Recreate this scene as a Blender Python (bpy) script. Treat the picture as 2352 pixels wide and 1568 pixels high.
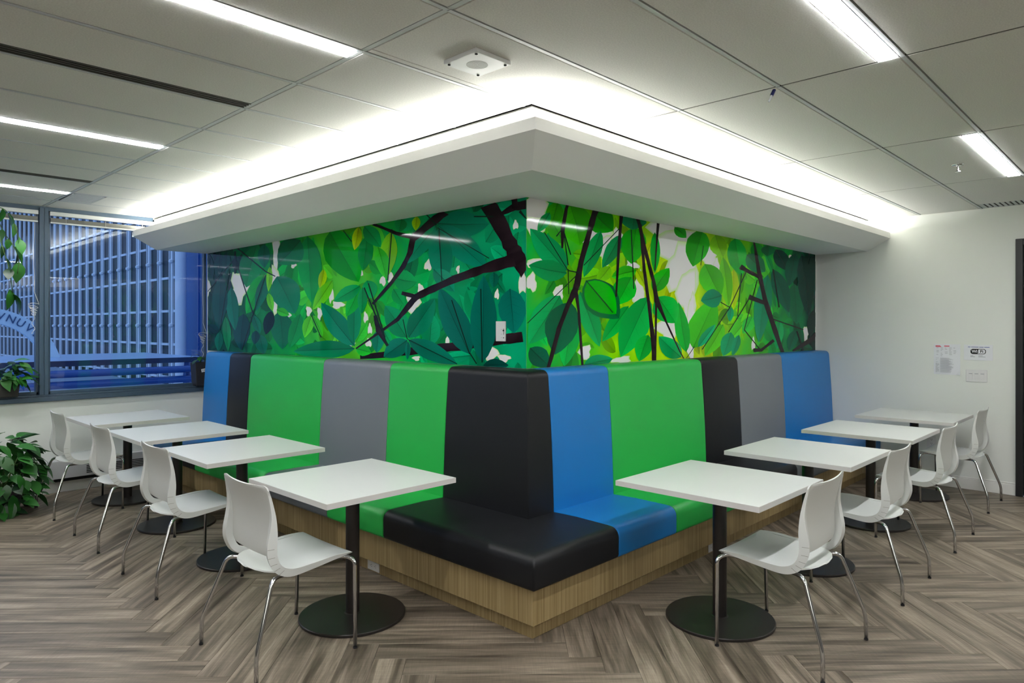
import bpy, bmesh, math, random
from mathutils import Vector, Matrix

# ------------------------------------------------------------------ camera, world, exposure
scene = bpy.context.scene
for o in list(bpy.data.objects):
    bpy.data.objects.remove(o)
COL = scene.collection
R = math.radians

cam_data = bpy.data.cameras.new('camera')
cam_data.sensor_fit = 'HORIZONTAL'
cam_data.sensor_width = 36.0
cam_data.lens = 36.0 * 1586.0 / 2352.0
cam_data.shift_y = -34.0 / 2352.0
cam_data.clip_start = 0.05
cam_data.clip_end = 200
cam = bpy.data.objects.new('camera', cam_data)
COL.objects.link(cam)
CAM = Vector((-3.10, -2.865, 1.555))
YAW = math.atan2(1528.0, 1586.0)          # angle of the viewing direction from the +X axis
cam.location = CAM
cam.rotation_euler = (R(90), 0, YAW - R(90))
scene.camera = cam

scene.view_settings.view_transform = 'Standard'
scene.view_settings.look = 'None'
scene.view_settings.exposure = 0.38
scene.view_settings.gamma = 1.0
scene.view_settings.use_curve_mapping = False

SKY = 0.85            # blue dusk sky
STRIP = 62.0         # ceiling light strips
COVE = 36.0          # light strip hidden in the soffit cove
world = bpy.data.worlds.new('dusk_sky')
scene.world = world
world.use_nodes = True
_bg = world.node_tree.nodes['Background']
_bg.inputs[0].default_value = (0.40, 0.56, 0.86, 1)
_bg.inputs[1].default_value = SKY

random.seed(7)
# printed mural artwork in millimetres on the wall: leaves (base, tip, half-width vector, colour), pale gaps, branches, stalks
MURAL_LEFT = (
    [(2230,2357,1800,1909,231,-56,'138a2e'),(2590,2343,2521,1761,198,5,'0f8040'),(2710,2318,3114,2135,175,95,'07643c'),(3140,2021,2807,1669,242,-50,'066b4d'),(3557,2324,3764,1942,245,42,'087342'),(3386,2337,3386,2112,126,9,'065a45'),(3386,2059,3764,1682,173,42,'16903c'),(3358,2032,3557,1706,110,18,'065c46'),(3087,1698,3035,1348,209,-8,'0a5a3f'),(3248,1701,3358,1479,107,12,'04201f'),(3825,1682,3887,1322,192,6,'073a38'),(2710,1668,2907,1357,118,18,'0a7d42'),(3615,1666,3470,1491,81,-14,'065c46'),(4109,1956,4013,1516,144,-4,'05604e'),(4342,2096,4410,1514,188,9,'06403a'),(4693,2354,4549,2047,105,-2,'06382f'),(4376,2331,4445,2072,120,13,'063a30'),(4208,2333,4241,2091,99,9,'073f33'),(4376,1500,4410,1295,103,2,'065c46'),(4410,1500,4693,1573,-66,44,'08302c'),(4241,1659,4175,1301,99,-4,'087342'),(3470,1478,3386,1294,124,-15,'065c46'),(3557,1518,3586,1383,87,3,'073a38'),(2317,2038,2384,1876,65,11,'8fbb3a'),(2187,1938,2497,1701,83,32,'5fb43a'),(1839,1436,1686,1579,-74,-25,'3fae3c'),(2521,1654,2638,1460,89,14,'55b53c'),(2497,1653,2339,1475,61,-15,'48ad3a'),(3275,2119,3302,1885,62,5,'6ab23c'),(3302,1872,3221,1700,66,-6,'5aae38'),(3140,1712,2907,1658,32,-34,'3fa83a'),(1839,1381,1629,1353,20,-43,'35a63c'),(1859,1380,2832,1334,7,76,'07704c'),(1859,1402,2362,1758,-124,52,'077055'),(1869,1435,1859,1812,-99,-2,'077650'),(1781,1875,1979,1636,90,25,'20963a'),(1781,1875,2166,1764,51,50,'0c8a4d'),(1686,1915,1611,1772,98,-14,'0d9050'),(1743,1863,1762,1656,67,4,'0a7f46'),(1800,2343,1859,2166,67,13,'9ab832'),(1378,2264,1430,1924,105,13,'6cae3a'),(1538,2163,1430,1913,87,-8,'3da53a'),(1686,2261,1743,1994,104,15,'0d7a3c'),(1723,2341,1502,2160,79,-30,'0c8545'),(1241,2353,1275,2255,74,17,'0a7a3e'),(1062,2344,1078,2246,48,8,'8fbf35'),(830,2270,319,2217,0,-93,'066a50'),(815,2249,332,1923,87,-59,'067058'),(830,2232,771,1834,125,1,'067055'),(853,2253,1191,2013,74,43,'077a5a'),(860,2263,1110,2199,31,37,'077a50'),(1343,1919,1062,1876,22,-74,'0b8a4a'),(1343,1837,1208,1710,63,-24,'0c8a48'),(875,1955,656,1792,64,-36,'077a5c'),(921,1420,891,1645,-106,-6,'0a7f55'),(490,1365,801,1327,8,37,'0f9468'),(133,1791,97,1514,119,-6,'066255'),(1538,1525,1556,1355,82,2,'077055'),(1466,1526,1361,1422,45,-17,'0b8a50'),(1183,1476,1448,1715,-113,46,'0a7f52'),(1159,1476,860,1751,-104,-45,'066a4e'),(503,1373,815,1826,-122,36,'055a4e'),(384,1323,371,1890,-124,-2,'05584c'),(1175,1456,1466,1326,64,53,'066350'),(1159,1456,628,1305,43,-58,'056150'),(1165,1446,1175,1314,33,0,'056150'),(61,2139,85,1978,53,8,'0b8a58'),(275,1902,281,1805,44,3,'075a48'),(371,1305,145,1314,0,-40,'05443c')],
    [(3918,1948,154,132),(3154,2253,58,142),(3162,1906,74,180),(4675,1978,50,75),(2832,2104,40,20),(2204,1823,30,58),(2103,1734,73,25),(1781,1979,31,28),(1475,1905,32,32),(1387,1930,28,37),(936,1988,34,31),(1110,1728,64,60),(1022,1824,28,30),(2567,1690,37,36),(2389,1664,31,47),(2932,1658,45,23),(1667,1428,34,26),(1919,1424,48,27),(1704,1628,26,33),(304,1383,51,41),(187,1356,44,21),(55,1634,21,21),(67,1707,16,15),(26,1829,28,60),(85,2184,19,22),(249,1760,17,25),(727,1462,17,25),(1070,1328,35,14),(620,1940,14,22),(1648,1536,26,32)],
    [[(393,2330,272,2365),(289,2201,174,2233),(189,2051,77,2085),(119,1954,4,1998),(38,1854,-78,1902)],[(113,2011,80,1930),(396,1954,371,1899),(671,1902,641,1851),(969,1826,935,1779),(1104,1786,1051,1747),(1230,1680,1186,1658),(1306,1619,1278,1598),(1546,1511,1529,1497),(1845,1385,1834,1376)],[(770,2373,714,2320),(978,2285,926,2241),(1143,2205,1077,2173),(1170,2099,1115,2083),(1247,2005,1202,1985),(1377,1898,1344,1881),(1623,1736,1598,1722)],[(1104,2213,1116,2185),(1302,2260,1316,2235),(1513,2329,1526,2311),(1607,2353,1615,2338)],[(1779,1302,1783,1330),(1479,1318,1488,1364),(1009,1363,1019,1415),(580,1397,592,1457),(249,1437,262,1500),(20,1462,32,1524)],[(-13,2328,-27,2273),(108,2321,85,2274),(225,2274,211,2254)],[(123,2354,71,2353),(114,2288,56,2287)],[(1079,1786,1092,1758),(1236,1815,1247,1790)],[(1598,1640,1551,1645),(1566,1518,1509,1532),(1428,1405,1398,1417)]],
    [(1731,1860,1716,1864,1405,1413,1420,1409),(1675,1891,1659,1893,1440,1475,1456,1472),(4035,2320,3991,2316,3991,2092,4035,2094),(4025,2247,4001,2249,3604,1681,3626,1678),(3958,2338,3942,2345,3351,2081,3365,2074),(3363,2073,3353,2082,3162,2026,3172,2018),(3624,1681,3607,1678,3847,1321,3865,1323),(4086,2227,4068,2220,4470,2026,4489,2033),(4489,2033,4470,2026,4683,1930,4702,1938),(4152,2144,4132,2141,4366,1514,4386,1515),(2527,1652,2514,1655,2356,1465,2368,1462),(840,2265,851,2259,958,2349,946,2354),(1367,2284,1354,2282,1406,1901,1420,1903),(2025,2335,2015,2338,1894,2238,1903,2234),(1170,1467,1180,1465,1230,1608,1220,1609),(1177,1464,1173,1468,626,1307,629,1302),(689,1735,679,1737,499,1375,508,1372),(402,1801,392,1801,378,1323,389,1322),(508,1381,499,1385,432,1314,441,1310),(3607,1678,3624,1681,3366,2046,3350,2043),(833,2239,828,2243,317,1996,321,1992),(820,2230,811,2230,781,1854,790,1854),(463,2274,463,2282,281,2262,281,2254),(57,2260,42,2272,-28,2221,-13,2210)])
MURAL_RIGHT = (
    [(421,2361,518,2094,-162,-39,'3c9a1e'),(288,2352,223,2194,-81,5,'358f1f'),(448,2036,646,2042,-4,-35,'5fb02c'),(857,1975,705,1858,-58,26,'6ab52e'),(1183,1976,1323,1837,-54,-19,'9cc22e'),(1183,1967,873,1903,-23,49,'3da834'),(661,2338,888,2227,-107,-76,'1d8020'),(1183,2285,1116,2011,-168,-1,'2a952a'),(1149,2378,1132,2261,-168,-10,'07693f'),(984,2208,765,1961,-75,19,'087a45'),(750,2213,560,1886,-82,12,'0a8a48'),(380,1920,26,2157,86,56,'0a8a52'),(380,1903,14,1931,20,66,'0a8048'),(211,2276,98,2140,-43,12,'0d8a4a'),(1116,1915,936,1710,-130,35,'2aa335'),(1413,1821,1639,2014,94,-29,'33a030'),(1395,2208,1252,2000,-66,10,'a8c42c'),(1431,2271,1431,1961,-69,-5,'259a38'),(1717,2341,1899,2274,-54,-37,'2a8f2a'),(2385,2342,2528,2160,-146,-37,'6fae2c'),(2157,2364,2004,2047,-190,8,'2f962c'),(3153,2341,3267,2189,-136,-29,'1c8a30'),(3442,2341,3442,2239,-164,-13,'0a6a3a'),(2752,2354,2882,2018,-192,-29,'2a9c3c'),(2726,2069,2726,1704,-114,-4,'9cc03a'),(2528,2160,2626,1726,-122,-12,'5fb036'),(2201,2082,2479,1814,-188,-53,'4aaa34'),(2528,1574,2201,1309,-121,36,'52ae34'),(2004,1379,2385,1800,214,-47,'45ab35'),(2503,1826,2135,1771,-39,75,'047a55'),(2091,1388,2385,1574,63,-24,'08905c'),(1899,1350,1777,1751,111,9,'22a03c'),(1468,1783,1737,1583,-157,-61,'1c9c40'),(1082,1704,765,1452,-76,33,'169c44'),(1341,1779,984,1337,-170,44,'1c9a48'),(518,1788,735,1417,-102,-23,'0d8f4c'),(314,1755,14,1448,-115,49,'0d8f50'),(448,1613,354,1297,-106,14,'1fa048'),(421,1716,262,1376,-159,31,'06583a'),(26,1424,211,1303,-63,-43,'054f38'),(560,1297,888,1330,18,-49,'078050'),(1341,1493,1218,1300,-108,23,'14983c'),(1817,1310,1487,1481,93,50,'128f50'),(2676,1505,2528,1299,-129,23,'0c8a58'),(2829,1480,2701,1293,-73,12,'0e8058'),(2676,1727,2651,1598,-62,2,'0c8f5a'),(3098,1649,2908,1491,-107,26,'3fae48'),(2988,2218,3383,2083,-125,-67,'0c6a40'),(4080,2000,4149,1578,-223,-11,'06603f'),(3719,1617,3656,1329,-125,6,'128f50'),(4149,1523,3946,1309,-127,21,'06593f'),(3442,2061,3238,1402,-188,7,'067a55'),(3563,2119,3946,1699,-180,-34,'06503c'),(3625,2318,3913,2127,-153,-46,'063a2e'),(4114,2316,3946,1967,-182,4,'06503c'),(4289,2329,4470,1650,-216,-18,'04352c'),(4619,1737,4507,1437,-130,7,'032a24'),(4563,2336,4619,1881,-132,-9,'04352c'),(581,1865,965,1613,-150,-82,'0a5a30'),(596,1857,928,1645,-121,-69,'1a9a2a')],
    [(86,2269,93,106),(62,2177,86,49),(676,2161,197,72),(796,2090,77,82),(135,1938,114,41),(38,1827,43,45),(301,1772,39,42),(1218,1814,63,107),(1132,2002,68,25),(1619,1542,129,68),(1323,1601,21,59),(574,1385,52,39),(1000,1317,99,21),(1973,1359,47,64),(1581,2296,176,82),(1777,2169,271,146),(1838,2005,210,158),(1920,1818,127,171),(1983,1659,51,129),(2269,2153,139,78),(3979,2265,27,27),(4536,2156,52,71),(4397,1480,58,70),(3125,1391,34,49),(2408,2084,47,45),(574,1737,29,44),(952,2187,65,47)],
    [[(659,2361,722,2358),(574,2156,632,2152),(507,1992,556,1988),(457,1842,522,1836),(431,1794,494,1779),(373,1703,415,1693),(280,1548,322,1540),(181,1295,215,1287)],[(458,1784,494,1789),(490,1664,517,1667),(504,1534,532,1535),(534,1298,557,1298)],[(373,2365,402,2365),(319,2189,362,2190),(325,2061,343,2062)],[(1175,2358,1226,2370),(1265,2144,1310,2154),(1390,1897,1436,1905),(1425,1746,1492,1759),(1588,1580,1612,1586),(1850,1286,1866,1289)],[(1433,1742,1466,1742),(1429,1292,1451,1291)],[(1218,2307,1252,2313),(1267,1970,1309,1975),(1336,1679,1382,1682),(1382,1422,1444,1423),(1391,1294,1435,1292)],[(970,2357,1015,2361),(942,2093,977,2095),(917,1766,939,1766)],[(1459,2360,1496,2362),(1424,1981,1439,1982)],[(3120,2349,3159,2356),(3193,2081,3283,2093),(3332,1797,3435,1812),(3508,1569,3619,1585),(3744,1282,3835,1291)],[(3268,2040,3236,2011),(3007,2088,2970,2057),(2881,2122,2830,2080)],[(3391,1797,3363,1766),(3048,1854,3010,1809)],[(3125,1317,3125,1354),(3309,1319,3282,1344),(3600,1410,3558,1433)],[(4067,1287,4026,1313),(4815,1446,4730,1495)]],
    [(2966,2061,2983,2058,2659,1725,2643,1728),(2643,1728,2658,1724,2163,1363,2150,1367),(3034,1822,3051,1818,2759,1596,2744,1601),(2745,1600,2758,1597,2632,1503,2619,1507),(2927,1525,2942,1530,3275,1341,3259,1336),(3559,1623,3568,1634,4330,1529,4319,1517),(2874,2042,2889,2042,2811,1646,2795,1647),(1109,2258,1122,2260,1156,1831,1143,1830),(563,1964,556,1967,980,2266,988,2263),(533,1915,531,1908,393,1917,395,1924),(397,1922,390,1919,157,2144,163,2148),(473,1892,479,1889,5,1575,0,1578),(389,1929,399,1930,405,1767,396,1766),(585,1860,592,1863,892,1656,885,1652),(3201,1999,3218,1998,2942,1526,2927,1528),(2476,1765,2483,1772,2654,1729,2647,1723),(1904,1295,1894,1299,2021,1392,2031,1388),(2173,2234,2184,2234,2140,2066,2129,2066),(3548,2117,3578,2121,3719,1749,3688,1746),(4129,1507,4168,1512,4345,1302,4304,1297),(335,2188,345,2191,426,2027,416,2024),(342,2180,352,2182,399,1956,389,1954),(323,2181,331,2178,279,2130,271,2134)])

# ------------------------------------------------------------------ helpers
def lin(c):
    if isinstance(c, str):
        c = tuple(int(c[i:i + 2], 16) / 255 for i in (0, 2, 4))
    return tuple(x / 12.92 if x <= 0.04045 else ((x + 0.055) / 1.055) ** 2.4 for x in c)

def new_mat(name):
    m = bpy.data.materials.new(name)
    m.use_nodes = True
    nt = m.node_tree
    return m, nt, nt.nodes['Principled BSDF']

def mat(name, col, rough=0.5, metal=0.0, spec=0.5, noise=0.0, nscale=40.0, bump=0.0, bscale=200.0, stretch=None, coat=0.0):
    """plain procedural material: colour with a little noise variation and fine relief"""
    m, nt, b = new_mat(name)
    c = lin(col)
    b.inputs['Roughness'].default_value = rough
    b.inputs['Metallic'].default_value = metal
    b.inputs['Specular IOR Level'].default_value = spec
    if coat:
        b.inputs['Coat Weight'].default_value = coat
        b.inputs['Coat Roughness'].default_value = 0.1
    tc = nt.nodes.new('ShaderNodeTexCoord')
    mp = nt.nodes.new('ShaderNodeMapping')
    nt.links.new(tc.outputs['Object'], mp.inputs[0])
    if stretch:
        mp.inputs['Scale'].default_value = stretch
    n = nt.nodes.new('ShaderNodeTexNoise')
    n.inputs['Scale'].default_value = nscale
    n.inputs['Detail'].default_value = 4
    nt.links.new(mp.outputs[0], n.inputs['Vector'])
    mix = nt.nodes.new('ShaderNodeMix')
    mix.data_type = 'RGBA'
    mix.inputs['A'].default_value = (*[x * (1 - noise) for x in c], 1)
    mix.inputs['B'].default_value = (*[min(1, x * (1 + noise)) for x in c], 1)
    nt.links.new(n.outputs['Fac'], mix.inputs['Factor'])
    nt.links.new(mix.outputs['Result'], b.inputs['Base Color'])
    if bump:
        n2 = nt.nodes.new('ShaderNodeTexNoise')
        n2.inputs['Scale'].default_value = bscale
        n2.inputs['Detail'].default_value = 3
        nt.links.new(mp.outputs[0], n2.inputs['Vector'])
        bp = nt.nodes.new('ShaderNodeBump')
        bp.inputs['Strength'].default_value = bump
        bp.inputs['Distance'].default_value = 0.002
        nt.links.new(n2.outputs['Fac'], bp.inputs['Height'])
        nt.links.new(bp.outputs[0], b.inputs['Normal'])
    return m

def emit(name, col, strength):
    m, nt, b = new_mat(name)
    b.inputs['Base Color'].default_value = (0.8, 0.8, 0.8, 1)
    b.inputs['Emission Color'].default_value = (*col, 1)
    b.inputs['Emission Strength'].default_value = strength
    return m

def glass(name, tint, ior=1.5, rough=0.0):
    m = bpy.data.materials.new(name)
    m.use_nodes = True
    nt = m.node_tree
    nt.nodes.clear()
    out = nt.nodes.new('ShaderNodeOutputMaterial')
    tr = nt.nodes.new('ShaderNodeBsdfTransparent')
    tr.inputs[0].default_value = (*tint, 1)
    gl = nt.nodes.new('ShaderNodeBsdfGlossy')
    gl.inputs['Color'].default_value = (1, 1, 1, 1)
    gl.inputs['Roughness'].default_value = rough
    fr = nt.nodes.new('ShaderNodeFresnel')
    fr.inputs['IOR'].default_value = ior
    mx = nt.nodes.new('ShaderNodeMixShader')
    nt.links.new(fr.outputs[0], mx.inputs[0])
    nt.links.new(tr.outputs[0], mx.inputs[1])
    nt.links.new(gl.outputs[0], mx.inputs[2])
    nt.links.new(mx.outputs[0], out.inputs[0])
    return m

class MB:
    """collects shapes into one mesh"""
    def __init__(s):
        s.v = []; s.f = []; s.uv = None
    def add(s, vs, fs):
        n = len(s.v)
        s.v += [tuple(p) for p in vs]
        s.f += [tuple(i + n for i in f) for f in fs]
        return s
    def box(s, x0, x1, y0, y1, z0, z1):
        return s.add([(x0, y0, z0), (x1, y0, z0), (x1, y1, z0), (x0, y1, z0), (x0, y0, z1), (x1, y0, z1), (x1, y1, z1), (x0, y1, z1)],
                     [(0, 3, 2, 1), (4, 5, 6, 7), (0, 1, 5, 4), (1, 2, 6, 5), (2, 3, 7, 6), (3, 0, 4, 7)])
    def rings(s, rings, caps=True, closed=True):
        n = len(rings[0]); vs = [p for r in rings for p in r]; fs = []
        for i in range(len(rings) - 1):
            for j in range(n if closed else n - 1):
                a = i * n + j; b = i * n + (j + 1) % n
                fs.append((a, b, b + n, a + n))
        if caps and closed:
            fs.append(tuple(range(n - 1, -1, -1)))
            fs.append(tuple((len(rings) - 1) * n + j for j in range(n)))
        return s.add(vs, fs)
    def tube(s, pts, r, seg=12):
        pts = [Vector(p) for p in pts]
        rad = r if isinstance(r, (list, tuple)) else [r] * len(pts)
        rings = []; up = None
        for i, p in enumerate(pts):
            d = (pts[min(i + 1, len(pts) - 1)] - pts[max(i - 1, 0)]).normalized()
            if up is None:
                a = Vector((0, 0, 1)) if abs(d.z) < 0.9 else Vector((1, 0, 0))
                up = (a - d * a.dot(d)).normalized()
            else:
                up = (up - d * up.dot(d)).normalized()
            sd = d.cross(up)
            rings.append([p + (up * math.cos(2 * math.pi * k / seg) + sd * math.sin(2 * math.pi * k / seg)) * rad[i] for k in range(seg)])
        return s.rings(rings)
    def lathe(s, prof, cx=0, cy=0, seg=32):
        rings = [[(cx + r * math.cos(2 * math.pi * k / seg), cy + r * math.sin(2 * math.pi * k / seg), z) for k in range(seg)] for r, z in prof]
        return s.rings(rings)
    def prism(s, poly, axis, a, b):
        """polygon (list of 2-tuples) extruded along axis from a to b"""
        def pt(q, t):
            if axis == 0: return (t, q[0], q[1])
            if axis == 1: return (q[0], t, q[1])
            return (q[0], q[1], t)
        return s.rings([[pt(q, a) for q in poly], [pt(q, b) for q in poly]])
    def mesh(s, name, smooth=False, recalc=True):
        me = bpy.data.meshes.new(name)
        me.from_pydata(s.v, [], s.f)
        if recalc:
            bm = bmesh.new(); bm.from_mesh(me)
            bmesh.ops.recalc_face_normals(bm, faces=bm.faces)
            bm.to_mesh(me); bm.free()
        if smooth:
            me.shade_smooth()
        me.update()
        return me
    def obj(s, name, m, parent=None, loc=None, smooth=False, recalc=True):
        return link(name, s.mesh(name, smooth, recalc), m, parent, loc)

def link(name, me, m=None, parent=None, loc=None):
    if m and not me.materials:
        me.materials.append(m)
    o = bpy.data.objects.new(name, me)
    COL.objects.link(o)
    if parent: o.parent = parent
    if loc: o.location = loc
    return o

def thing(name, label, cat, loc=(0, 0, 0), rotz=0, group=None):
    o = bpy.data.objects.new(name, None)
    COL.objects.link(o)
    o.location = loc; o.rotation_euler = (0, 0, rotz)
    o.empty_display_size = 0.1
    return tag(o, label, cat, group)

def tag(o, label, cat, group=None):
    o['label'] = label; o['category'] = cat
    if group: o['group'] = group
    return o

def struct(o, label=None):
    o['kind'] = 'structure'
    if label: o['label'] = label
    return o

def dup(root, loc, rotz, label):
    r = root.copy(); COL.objects.link(r)
    r.location = loc; r.rotation_euler = (0, 0, rotz); r['label'] = label
    for ch in root.children:
        c = ch.copy(); COL.objects.link(c); c.parent = r
        for g in ch.children:
            d = g.copy(); COL.objects.link(d); d.parent = c
    return r

def bevel(o, w, seg=2, angle=40):
    md = o.modifiers.new('bevel', 'BEVEL')
    md.width = w; md.segments = seg; md.limit_method = 'ANGLE'; md.angle_limit = R(angle)
    return o

def smooth_angle(o, ang=40):
    me = o.data
    me.shade_smooth()
    me.set_sharp_from_angle(angle=R(ang))
    return o

def fillet(pts, r, n=5):
    """round the inner corners of a polyline"""
    P = [Vector(p) for p in pts]; out = [P[0]]
    for i in range(1, len(P) - 1):
        a = (P[i - 1] - P[i]); b = (P[i + 1] - P[i])
        d = min(r, a.length * 0.45, b.length * 0.45)
        p0 = P[i] + a.normalized() * d; p2 = P[i] + b.normalized() * d
        for k in range(n + 1):
            t = k / n
            out.append(p0 * (1 - t) ** 2 + P[i] * 2 * t * (1 - t) + p2 * t * t)
    return out + [P[-1]]

def text_mesh(name, body, size, extrude=0.0003, align='CENTER', bold=0.0):
    cu = bpy.data.curves.new(name, 'FONT')
    cu.body = body; cu.size = size; cu.extrude = extrude; cu.align_x = align; cu.align_y = 'CENTER'
    cu.resolution_u = 3; cu.offset = bold
    o = bpy.data.objects.new(name, cu)
    COL.objects.link(o)
    dg = bpy.context.evaluated_depsgraph_get()
    me = bpy.data.meshes.new_from_object(o.evaluated_get(dg))
    bpy.data.objects.remove(o); bpy.data.curves.remove(cu)
    me.name = name
    return me

# ------------------------------------------------------------------ materials
M = {}
M['wall'] = mat('wall_paint', 'e2e5e0', 0.6, noise=0.02, nscale=3, bump=0.05, bscale=300)
M['accent'] = mat('taupe_paint', '6e6c67', 0.6, noise=0.02, nscale=3)
M['soffit'] = mat('soffit_paint', 'ecede8', 0.6, noise=0.015, nscale=2)
M['trim'] = mat('trim_paint', 'e6e6e2', 0.4, noise=0.02, nscale=5)
M['tile'] = mat('ceiling_fibre', 'e0e0da', 0.9, noise=0.22, nscale=160, bump=0.25, bscale=420)
M['tbar'] = mat('grid_metal', 'c4c8c8', 0.45, noise=0.02, nscale=6)
M['gap'] = mat('grid_shadow_metal', '55564f', 0.8, noise=0.05)
M['plenum'] = mat('plenum_board', '2c2c2a', 0.9, noise=0.05)
M['steel_dark'] = mat('dark_bronze_metal', '2b2725', 0.38, metal=0.3, noise=0.06, nscale=8)
M['laminate'] = mat('white_laminate', 'd6d8d6', 0.32, noise=0.012, nscale=5)
M['laminate_edge'] = mat('white_edge_band', 'cfcdca', 0.4, noise=0.02, nscale=15)
M['plastic'] = mat('white_plastic', 'd3d6d3', 0.42, noise=0.01, nscale=8, bump=0.04, bscale=900)
M['groove'] = mat('plastic_groove', '8c8c84', 0.6, noise=0.02)
M['chrome'] = mat('chrome', 'c9cacc', 0.12, metal=1.0, noise=0.02, nscale=10)
M['rubber'] = mat('black_rubber', '17171a', 0.6, noise=0.05)
M['vgreen'] = mat('green_vinyl', '1fb04a', 0.42, noise=0.03, nscale=3, bump=0.08, bscale=700)
M['vblue'] = mat('blue_vinyl', '0d74be', 0.42, noise=0.03, nscale=3, bump=0.08, bscale=700)
M['vgray'] = mat('gray_vinyl', '727880', 0.42, noise=0.03, nscale=3, bump=0.08, bscale=700)
M['vblack'] = mat('black_vinyl', '16171a', 0.45, spec=0.3, noise=0.05, nscale=3, bump=0.08, bscale=700)
M['frame'] = mat('slate_aluminium', '3a5064', 0.4, metal=0.0, noise=0.008, nscale=8)
M['sill'] = mat('slate_sill', '405264', 0.4, noise=0.03, nscale=8)
M['glass'] = glass('window_glass', (0.82, 0.90, 1.0), 1.48)
M['door_glass'] = glass('door_glass', (0.9, 0.92, 0.92), 1.5)
M['black_metal'] = mat('black_door_metal', '18181b', 0.4, noise=0.05)
M['strip'] = emit('light_strip_diffuser', (0.98, 0.985, 1.0), STRIP)
M['cove_added'] = emit('added_cove_led', (1.0, 0.985, 0.95), COVE * 0.9)
M['cove'] = emit('cove_led', (1.0, 0.985, 0.95), COVE)
M['white_metal'] = mat('white_enamel', 'dfe2e0', 0.4, noise=0.01)
M['dark'] = mat('dark_slot', '101012', 0.7, noise=0.05)
M['paper'] = mat('paper', 'e3e5ea', 0.7, noise=0.01)
M['ink'] = mat('black_ink', '0c0c0e', 0.6, noise=0.02)
M['ink_gray'] = mat('gray_ink', 'a4a6ac', 0.7, noise=0.03)
M['ink_red'] = mat('red_ink', 'd8405c', 0.7, noise=0.03)
M['ink_blue'] = mat('blue_ink', '4b5ea6', 0.7, noise=0.03)
M['switch'] = mat('switch_plastic', 'dcdcdc', 0.35, noise=0.01)
M['pot_black'] = mat('black_planter', '26262b', 0.5, noise=0.08, nscale=20)
M['pot_stone'] = mat('dark_stone_planter', '2c2b28', 0.8, noise=0.5, nscale=30, bump=0.3, bscale=60)
M['soil'] = mat('potting_soil', '1b130d', 0.95, noise=0.4, nscale=60, bump=0.5, bscale=80)
M['stem'] = mat('plant_stem', '3c5a24', 0.6, noise=0.1)
M['cord'] = mat('white_cord', 'd8d8d4', 0.6, noise=0.02)
M['blind_gray'] = mat('blind_slats', '8a8a84', 0.6, noise=0.05, stretch=(1, 1, 40))
M['heater'] = mat('heater_enamel', 'c6c7c8', 0.45, noise=0.02)
M['fin'] = mat('facade_white_metal', 'f0f6fc', 0.5, noise=0.03, nscale=2)
M['pane'] = mat('facade_blue_glass', '04202e', 0.45, noise=0.6, nscale=0.5)
M['facade_dark'] = mat('facade_dark_slot', '0a0f16', 0.6, noise=0.05)
M['bluewall'] = mat('facade_blue_panel', '1c5a9c', 0.5, noise=0.2, nscale=0.6)
M['canopy'] = mat('canopy_metal', 'a9c4e2', 0.3, noise=0.1, nscale=1.5)
M['canopy_dark'] = mat('canopy_fascia', '14264e', 0.5, noise=0.05)
M['pipe'] = mat('blue_pipe_paint', '2456a4', 0.25, noise=0.05)
M['archstone'] = mat('pale_arch_stone', 'd4e6f2', 0.6, noise=0.2, nscale=4)
M['archletter'] = mat('arch_letter', '3a5a80', 0.6, noise=0.1)
M['ground'] = mat('terrace_paving', '8fa3b8', 0.7, noise=0.1, nscale=2)
M['clear_plastic'] = mat('clear_plastic', 'c8ccd0', 0.2, noise=0.02)
M['blue_plastic'] = mat('navy_plastic', '141c5a', 0.35, noise=0.02)

def leaf_material():
    m, nt, b = new_mat('pothos_leaf')
    oi = nt.nodes.new('ShaderNodeObjectInfo')
    ramp = nt.nodes.new('ShaderNodeValToRGB')
    ramp.color_ramp.elements[0].color = (*lin('0b2c10'), 1)
    ramp.color_ramp.elements[1].color = (*lin('2f7429'), 1)
    nt.links.new(oi.outputs['Random'], ramp.inputs[0])
    nt.links.new(ramp.outputs[0], b.inputs['Base Color'])
    b.inputs['Roughness'].default_value = 0.42
    return m
M['leaf'] = leaf_material()

def wood_material(name, c0, c1, c2, stretch, rough):
    m, nt, b = new_mat(name)
    tc = nt.nodes.new('ShaderNodeTexCoord'); mp = nt.nodes.new('ShaderNodeMapping')
    mp.inputs['Scale'].default_value = stretch
    nt.links.new(tc.outputs['Object'], mp.inputs[0])
    n = nt.nodes.new('ShaderNodeTexNoise'); n.inputs['Scale'].default_value = 1.0; n.inputs['Detail'].default_value = 6
    nt.links.new(mp.outputs[0], n.inputs['Vector'])
    ramp = nt.nodes.new('ShaderNodeValToRGB')
    ramp.color_ramp.elements[0].position = 0.3; ramp.color_ramp.elements[1].position = 0.72
    ramp.color_ramp.elements[0].color = (*lin(c0), 1); ramp.color_ramp.elements[1].color = (*lin(c2), 1)
    e = ramp.color_ramp.elements.new(0.5); e.color = (*lin(c1), 1)
    nt.links.new(n.outputs['Fac'], ramp.inputs[0]); nt.links.new(ramp.outputs[0], b.inputs['Base Color'])
    b.inputs['Roughness'].default_value = rough
    return m
M['oak'] = wood_material('oak_veneer', '877249', '9c875d', 'b19d73', (130, 130, 1.6), 0.5)

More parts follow.
